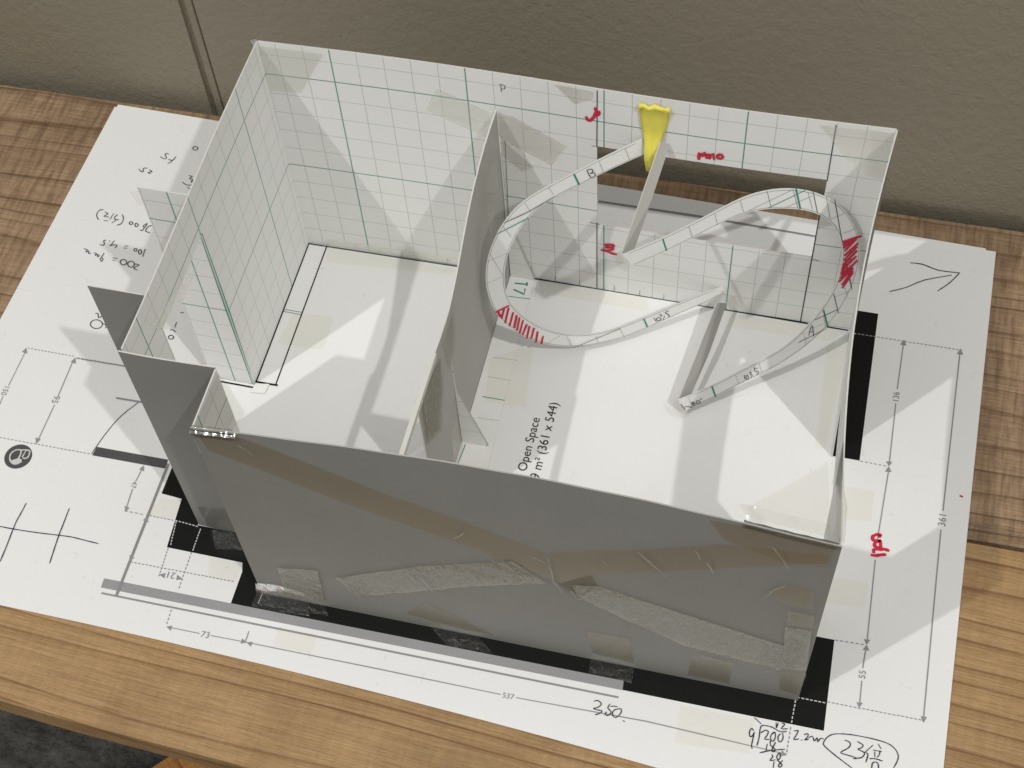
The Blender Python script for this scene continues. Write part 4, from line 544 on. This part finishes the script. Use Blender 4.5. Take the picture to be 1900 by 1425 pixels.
# ------------------------------------------------------------------ clear tape
PL = {'P': P3, 'K': lambda u, v, h: (u, bow(u, v)-h, v), 'F': lambda u, v, h: (u, -15.88+fbow(u, v)-h, v), 'FL': lambda u, v, h: (u, -13.70-h, v),
      'L': lambda u, v, h: (-2.65+.05*math.sin(u*.4)*v/H+h, u, v), 'T': lambda u, v, h: (u, v, 11.5+h)}
def densify(ol, n=6):
    out = []
    for i, a in enumerate(ol):
        b = ol[(i+1) % len(ol)]
        for k in range(n): out.append((a[0]+(b[0]-a[0])*k/n + random.uniform(-.012, .012), a[1]+(b[1]-a[1])*k/n + random.uniform(-.012, .012)))
    return out
for i, (pl, c, wd, ls) in enumerate(MARKS['tape']):
    onsheet = pl == 'P'
    patch('tape_strip', densify(ls[0]), c, PL[pl] if onsheet else sm(PL[pl]), sheet if onsheet else model, .036+.0015*i+(.02 if c in ('crumple', 'gloss') else 0), fine={'crumple': .22, 'gloss': .16}.get(c, .6), wrinkle={'crumple': .012, 'gloss': .026, 'brown': .0015}.get(c, .0005))
# tape folded over the corner of the side wall and the front wall
def film(name, rows, m, parent):
    n = len(rows[0]); v = [tuple(Vector(q)-MP) for r in rows for q in r]
    return link(name, v, [(j*n+i, j*n+i+1, (j+1)*n+i+1, (j+1)*n+i) for j in range(len(rows)-1) for i in range(n-1)], [m], parent, smooth=True)
film('tape_corner', [[(.62, -13.75, 11.55), (.62, -14.6, 11.58), (.63, -15.75, 11.66)], [(.95, -13.9, 11.1), (1.0, -14.7, 11.35), (1.0, -15.8, 11.72)],
                     [(1.5, -14.4, 10.5), (1.6, -15.0, 10.9), (1.7, -15.72, 11.5)]], 'gloss', model)
def fold(x0, x1, fpos, inner, outer, r=.075, n=10, nx=9):
    """tape bent over the top edge of a wall as a half round"""
    rows = []
    for i in range(nx+1):
        x = x0+(x1-x0)*i/nx; p = Vector(fpos(x)); row = []
        a_, b_ = inner(x), outer(x)
        row.append((p.x, p.y+r+.012*math.sin(i*2.2), p.z-a_))
        for k in range(n+1):
            t = math.pi*k/n; rr = r*(1+.16*math.sin(i*3.1+k))
            row.append((p.x, p.y-.02+rr*math.cos(t), p.z+rr*.8*math.sin(t)))
        row.append((p.x+.05*math.sin(i), p.y-r-.05, p.z-b_))
        rows.append(row)
    film('tape_fold', rows, 'gloss', model)
fold(.45, 1.85, lambda x: front_f(x, H), lambda x: .05, lambda x: .35)
fold(17.2, 19.9, lambda x: front_f(x, H), lambda x: .25+.2*(x-17.2), lambda x: .12)
film('tape_fold', [[(19.80, -15.75, 11.72), (19.97, -15.78, 11.76), (20.06, -15.75, 11.66)], [(19.70, -14.5, 11.6), (19.83, -14.5, 11.74), (20.0, -14.5, 11.5)], [(19.62, -13.1, 10.2), (19.68, -13.1, 11.7), (19.95, -13.1, 10.0)], [(19.6, -12.4, 9.0), (19.62, -12.4, 11.68), (19.95, -12.4, 9.2)]], 'gloss', model)
def glint(x0, x1, y0, z0, depth, waves, amp, nx=40):  # added film strips, tilted to mirror the lamps as bright glints
    rows = []; pa, pb, pc = (random.uniform(0, 6) for _ in range(3))
    env = lambda q: .25+.75*max(0, math.sin(q*5.1+pa)*.6+math.sin(q*11.7+pb)*.5+.2)
    for j in range(5):
        t = j/4
        rows.append([(x0+(x1-x0)*i/nx, y0+depth*.88*t+fbow(x0+(x1-x0)*i/nx, H), z0+depth*.46*t+amp*env(i/nx)*(math.sin(waves*i/nx*6.28+j*.9+pc)+.7*math.sin(waves*2.71*i/nx*6.28+pa+j*.4))) for i in range(nx+1)])
    film('tape_fold', rows, 'film', model)
glint(.48, 1.9, -16.0, 11.53, .2, 1.7, .004)
glint(16.9, 19.6, -15.55, 11.30, .42, 2.2, .028)
for i, (x0, z0, x1, z1, wd) in enumerate(CREASES):
    strokes('tape_crease', [[(x0, z0), ((x0+x1)/2+.03, (z0+z1)/2), (x1, z1)]], .032, 'crease', sm(PL['F']), model, .13+.001*i, jitter=.5)
film('tape_end', [[(-4.64, -11.38, 11.66), (-4.3, -11.36, 11.68)], [(-4.92, -11.2, 11.75), (-4.6, -11.25, 11.72)]], 'clear', model)
film('tape_end', [[(-4.5, -7.3, 11.5), (-4.5, -7.3, 10.7)], [(-4.86, -7.25, 11.3), (-4.72, -7.25, 10.6)]], 'clear', model)
film('tape_end', [[(-2.7, .08, 11.65), (-2.7, .08, 11.1)], [(-2.98, .1, 11.5), (-2.9, .1, 11.2)]], 'clear', model)
film('tape_end', [[(.45, -15.9, 0.9), (1.2, -15.92, 1.15), (2.3, -15.92, .9)], [(.4, -16.05, .25), (1.2, -16.15, .4), (2.4, -16.0, .12)], [(.3, -16.45, .06), (1.2, -16.5, .1), (2.5, -16.4, .06)]], 'gloss', model)

# ------------------------------------------------------------------ partition standing in the room
part = thing('partition_wall', 'thin grey card partition with triangular card braces dividing the model room', 'partition', (6.1, -6, 0))
PP = Vector((6.1, -6, 0))
top = [(-.02, 9.85), (-1.5, 9.62), (-3.2, 9.22), (-6.5, 8.28), (-7.8, 8.05), (-9.9, 8.15), (-11.6, 8.2)]
def topz(y):
    for (a, za), (b, zb) in zip(top, top[1:]):
        if b <= y <= a: return za+(zb-za)*(a-y)/(a-b)
    return top[-1][1]
card('board', cuts(-11.6, -.02, 24), [0, .15, .3, .45, .6, .75, .9, 1.0], lambda y, v: True,
     lambda y, t: tuple(Vector((6.08+.09*math.sin(y*.55)*t, y, topz(y)*t)) - PP), (1, 0, 0), .05, ['greycard_lit', 'grid', 'edge'], part)
plate('lintel_strip', [tuple(Vector(q)-PP) for q in [(6.05, -9.6, 8.22), (6.05, -15.35, 8.35), (6.05, -15.35, 8.02), (6.05, -9.6, 7.95)]], (-1, 0, 0), .16, ['plain', 'edge', 'edge'], part)
card('floor_flap', [6.1, 6.6, 7.1], cuts(-9.6, -.12, 10), lambda u, v: True, lambda x, y: tuple(Vector((x+.26*(-y/9)*(x-6.1), y, .045)) - PP), (0, 0, 1), .03, ['plain', 'greycard_shaded', 'edge'], part)
def brace(y, s=1.0):
    prof = [(6.12, .05), (7.14, .05), (6.22, 3.55), (6.19, 4.0), (6.14, 7.6)]
    plate('brace', [tuple(Vector((x, y, z))-PP) for x, z in prof], (0, -1, 0), .08, ['grid', 'greycard_lit', 'greycard_lit'], part, [(x-6.12+.02, z+.02) for x, z in prof])
brace(-.12); brace(-8.2)
ps = lambda f: (lambda u, v, h: tuple(Vector(f(u, v, h)) - PP))
for i, (pl, c, wd, ls) in enumerate(MARKS['flap_mark']):
    for q, l1 in enumerate(ls): strokes('printed_number' if i == 0 else 'printed_line', [l1], wd, c, ps(lambda u, v, h: (u, v, h)), part, .050+.002*i+.0003*q, straight=True, jitter=.03)
for ol, c in (([(-9.2, 7.4), (-11.4, 8.1), (-11.5, 5.4), (-10.2, 4.2), (-9.4, 5.8)], 'crumple'), ([(-1.0, 8.9), (-1.0, 7.0), (-2.6, 5.6), (-2.6, 8.6)], 'clear'), ([(-7.4, 7.6), (-8.9, 7.7), (-8.6, 5.6), (-7.6, 5.8)], 'clear'), ([(-8.4, .1), (-9.6, .1), (-9.4, 2.6), (-8.6, 2.8)], 'yellowed')):
    patch('tape_strip', ol, c, ps(lambda u, v, h: (6.18+h, u, v)), part, .03)
patch('tape_strip', [(6.16, 8.9), (6.4, 8.3), (7.4, 7.2), (6.9, 6.9), (6.2, 7.6)], 'clear', ps(lambda u, v, h: (u, -.2-h, v)), part, .0)

# ------------------------------------------------------------------ white card track: two looped plates joined by two straight strips
track = thing('card_track', 'white card track of two red-hatched loops standing in the right room', 'track', (13, -3, 0))
TP = Vector((13, -3, 0))
def loop(name, data, parent):
    u, l, n = data; n = Vector(n)
    v = []; faces = []; mi = []; k = len(u)
    for a in (u, l):
        for p in a: v.append(tuple(Vector(p)-TP))
    for a in (u, l):
        for p in a: v.append(tuple(Vector(p)-n*.045-TP))
    for i in range(k-1):
        q = (i, i+1, k+i+1, k+i); faces += [q, tuple(reversed([x+2*k for x in q])), (i+1, i, 2*k+i, 2*k+i+1), (k+i, k+i+1, 3*k+i+1, 3*k+i)]; mi += [0, 1, 2, 2]
    faces += [(0, k, 3*k, 2*k), (k-1, 3*k-1, 4*k-1, 2*k-1)]; mi += [2, 2]
    o = link(name, v, faces, ['plain', 'greycard_lit', 'edge'], parent, mi)
    bm = bmesh.new(); bm.from_mesh(o.data); bmesh.ops.recalc_face_normals(bm, faces=bm.faces); bm.to_mesh(o.data); bm.free()
    return o
la = loop('loop_plate', LOOP_A, track); lb = loop('loop_plate', LOOP_B, track)
def basis(n):
    n = Vector(n).normalized(); e1 = Vector((0, 0, 1)).cross(n).normalized(); return n, e1, n.cross(e1)
for i, (pl, c, wd, ls) in enumerate(MARKS['track_mark']):
    dat = LOOP_A if pl == 'A' else LOOP_B; n, e1, e2 = basis(dat[2]); o = Vector(dat[0][0])
    flat = [[((Vector(q)-o).dot(e1), (Vector(q)-o).dot(e2)) for q in s] for s in ls]
    nm = {'red': 'red_hatching', 'ink': 'pen_mark', 'green': 'green_line', 'pale': 'grid_line'}[c]
    for q, l1 in enumerate(flat):
        strokes(nm, [l1], wd, c, lambda u, v, h: tuple(o+e1*u+e2*v+n*h-TP), la if pl == 'A' else lb, .010+.0012*i+.0004*q, straight=(c in ('green', 'pale')))
for dat, par in ((LOOP_A, la), (LOOP_B, lb)):      # pencil outline just inside both cut edges
    n, e1, e2 = basis(dat[2]); o = Vector(dat[0][0])
    for s_, k_ in ((0, .07), (1, .07)):
        pts = [Vector(dat[s_][i]).lerp(Vector(dat[1-s_][i]), k_) for i in range(1, len(dat[0])-1)]
        strokes('cut_line', [[((q-o).dot(e1), (q-o).dot(e2)) for q in pts]], .022, 'pale', lambda u, v, h: tuple(o+e1*u+e2*v+n*h-TP), par, .006, straight=True)
def link_strip(rows):
    v = []; k = len(rows)
    nr = (Vector(rows[0][1])-Vector(rows[0][0])).cross(Vector(rows[1][0])-Vector(rows[0][0])).normalized()
    if nr.z < 0: nr = -nr
    for d in (0, .045):
        for r in rows:
            for p in r: v.append(tuple(Vector(p)-nr*d-TP))
    f = []; mi = []
    for i in range(k-1):
        a = 2*i; b = 2*k
        f += [(a, a+1, a+3, a+2), (b+a, b+a+2, b+a+3, b+a+1), (a, a+2, b+a+2, b+a), (a+1, b+a+1, b+a+3, a+3)]; mi += [0, 1, 2, 2]
    f += [(0, 2*k, 2*k+1, 1), (2*k-2, 2*k-1, 4*k-1, 4*k-2)]; mi += [2, 2]
    o = link('link_strip', v, f, ['greycard_lit', 'plain', 'edge'], track, mi)
    bm = bmesh.new(); bm.from_mesh(o.data); bmesh.ops.recalc_face_normals(bm, faces=bm.faces); bm.to_mesh(o.data); bm.free()
link_strip(LINK_TOP); link_strip(LINK_LOW)
def tfilm(pts, m='clear'):
    link('tape_end', [tuple(Vector(q)-TP) for q in pts], [tuple(range(len(pts)))], [m], track)
tfilm([(11.5, -4.9, 9.1), (11.35, -4.95, 8.5), (11.75, -5.0, 8.15), (11.95, -4.75, 8.3)]); tfilm([(13.85, -5.35, 1.15), (13.75, -5.5, .6), (14.1, -5.6, .2), (14.3, -5.3, .35)])
tfilm([(14.7, -.35, 1.5), (15.3, -.3, 1.35), (15.6, -.14, .5), (15.2, -.2, .3)])

# ------------------------------------------------------------------ torn yellow tape holding the track to the back wall
rows = []
prof = [(11.25, 12.30, 11.30, .05), (11.22, 12.36, 11.22, .16), (11.24, 12.34, 11.10, .08), (11.30, 12.30, 10.6, .07), (11.38, 12.22, 10.1, .07), (11.44, 12.08, 9.6, .12), (11.52, 11.98, 9.3, .32), (11.55, 11.92, 8.9, .40), (11.60, 11.80, 8.45, .40), (11.63, 11.74, 8.2, .38)]
yv = []; yf = []; nc = 7
for j, (a, b, z, d) in enumerate(prof):
    for i in range(nc):
        t = i/(nc-1); x = a+(b-a)*t
        zz = z + (.07*math.sin(i*2.3)+.03*math.sin(i*5) if j < 2 else .015*math.sin(i*3+j))
        yv.append((x, bow(x, z)-d-.035*math.sin(i*1.7+j*2.1)*(1 if j > 0 else .3)-.03*math.sin(i*3.3+j), zz))
yf = [(j*nc+i, j*nc+i+1, (j+1)*nc+i+1, (j+1)*nc+i) for j in range(len(prof)-1) for i in range(nc-1)]
yo = link('yellow_tape', yv, yf, ['yellow'], None, smooth=True)
sm_ = yo.modifiers.new('thick', 'SOLIDIFY'); sm_.thickness = .0001
tag(yo, 'torn piece of yellow masking tape near the top of the back wall', 'tape')
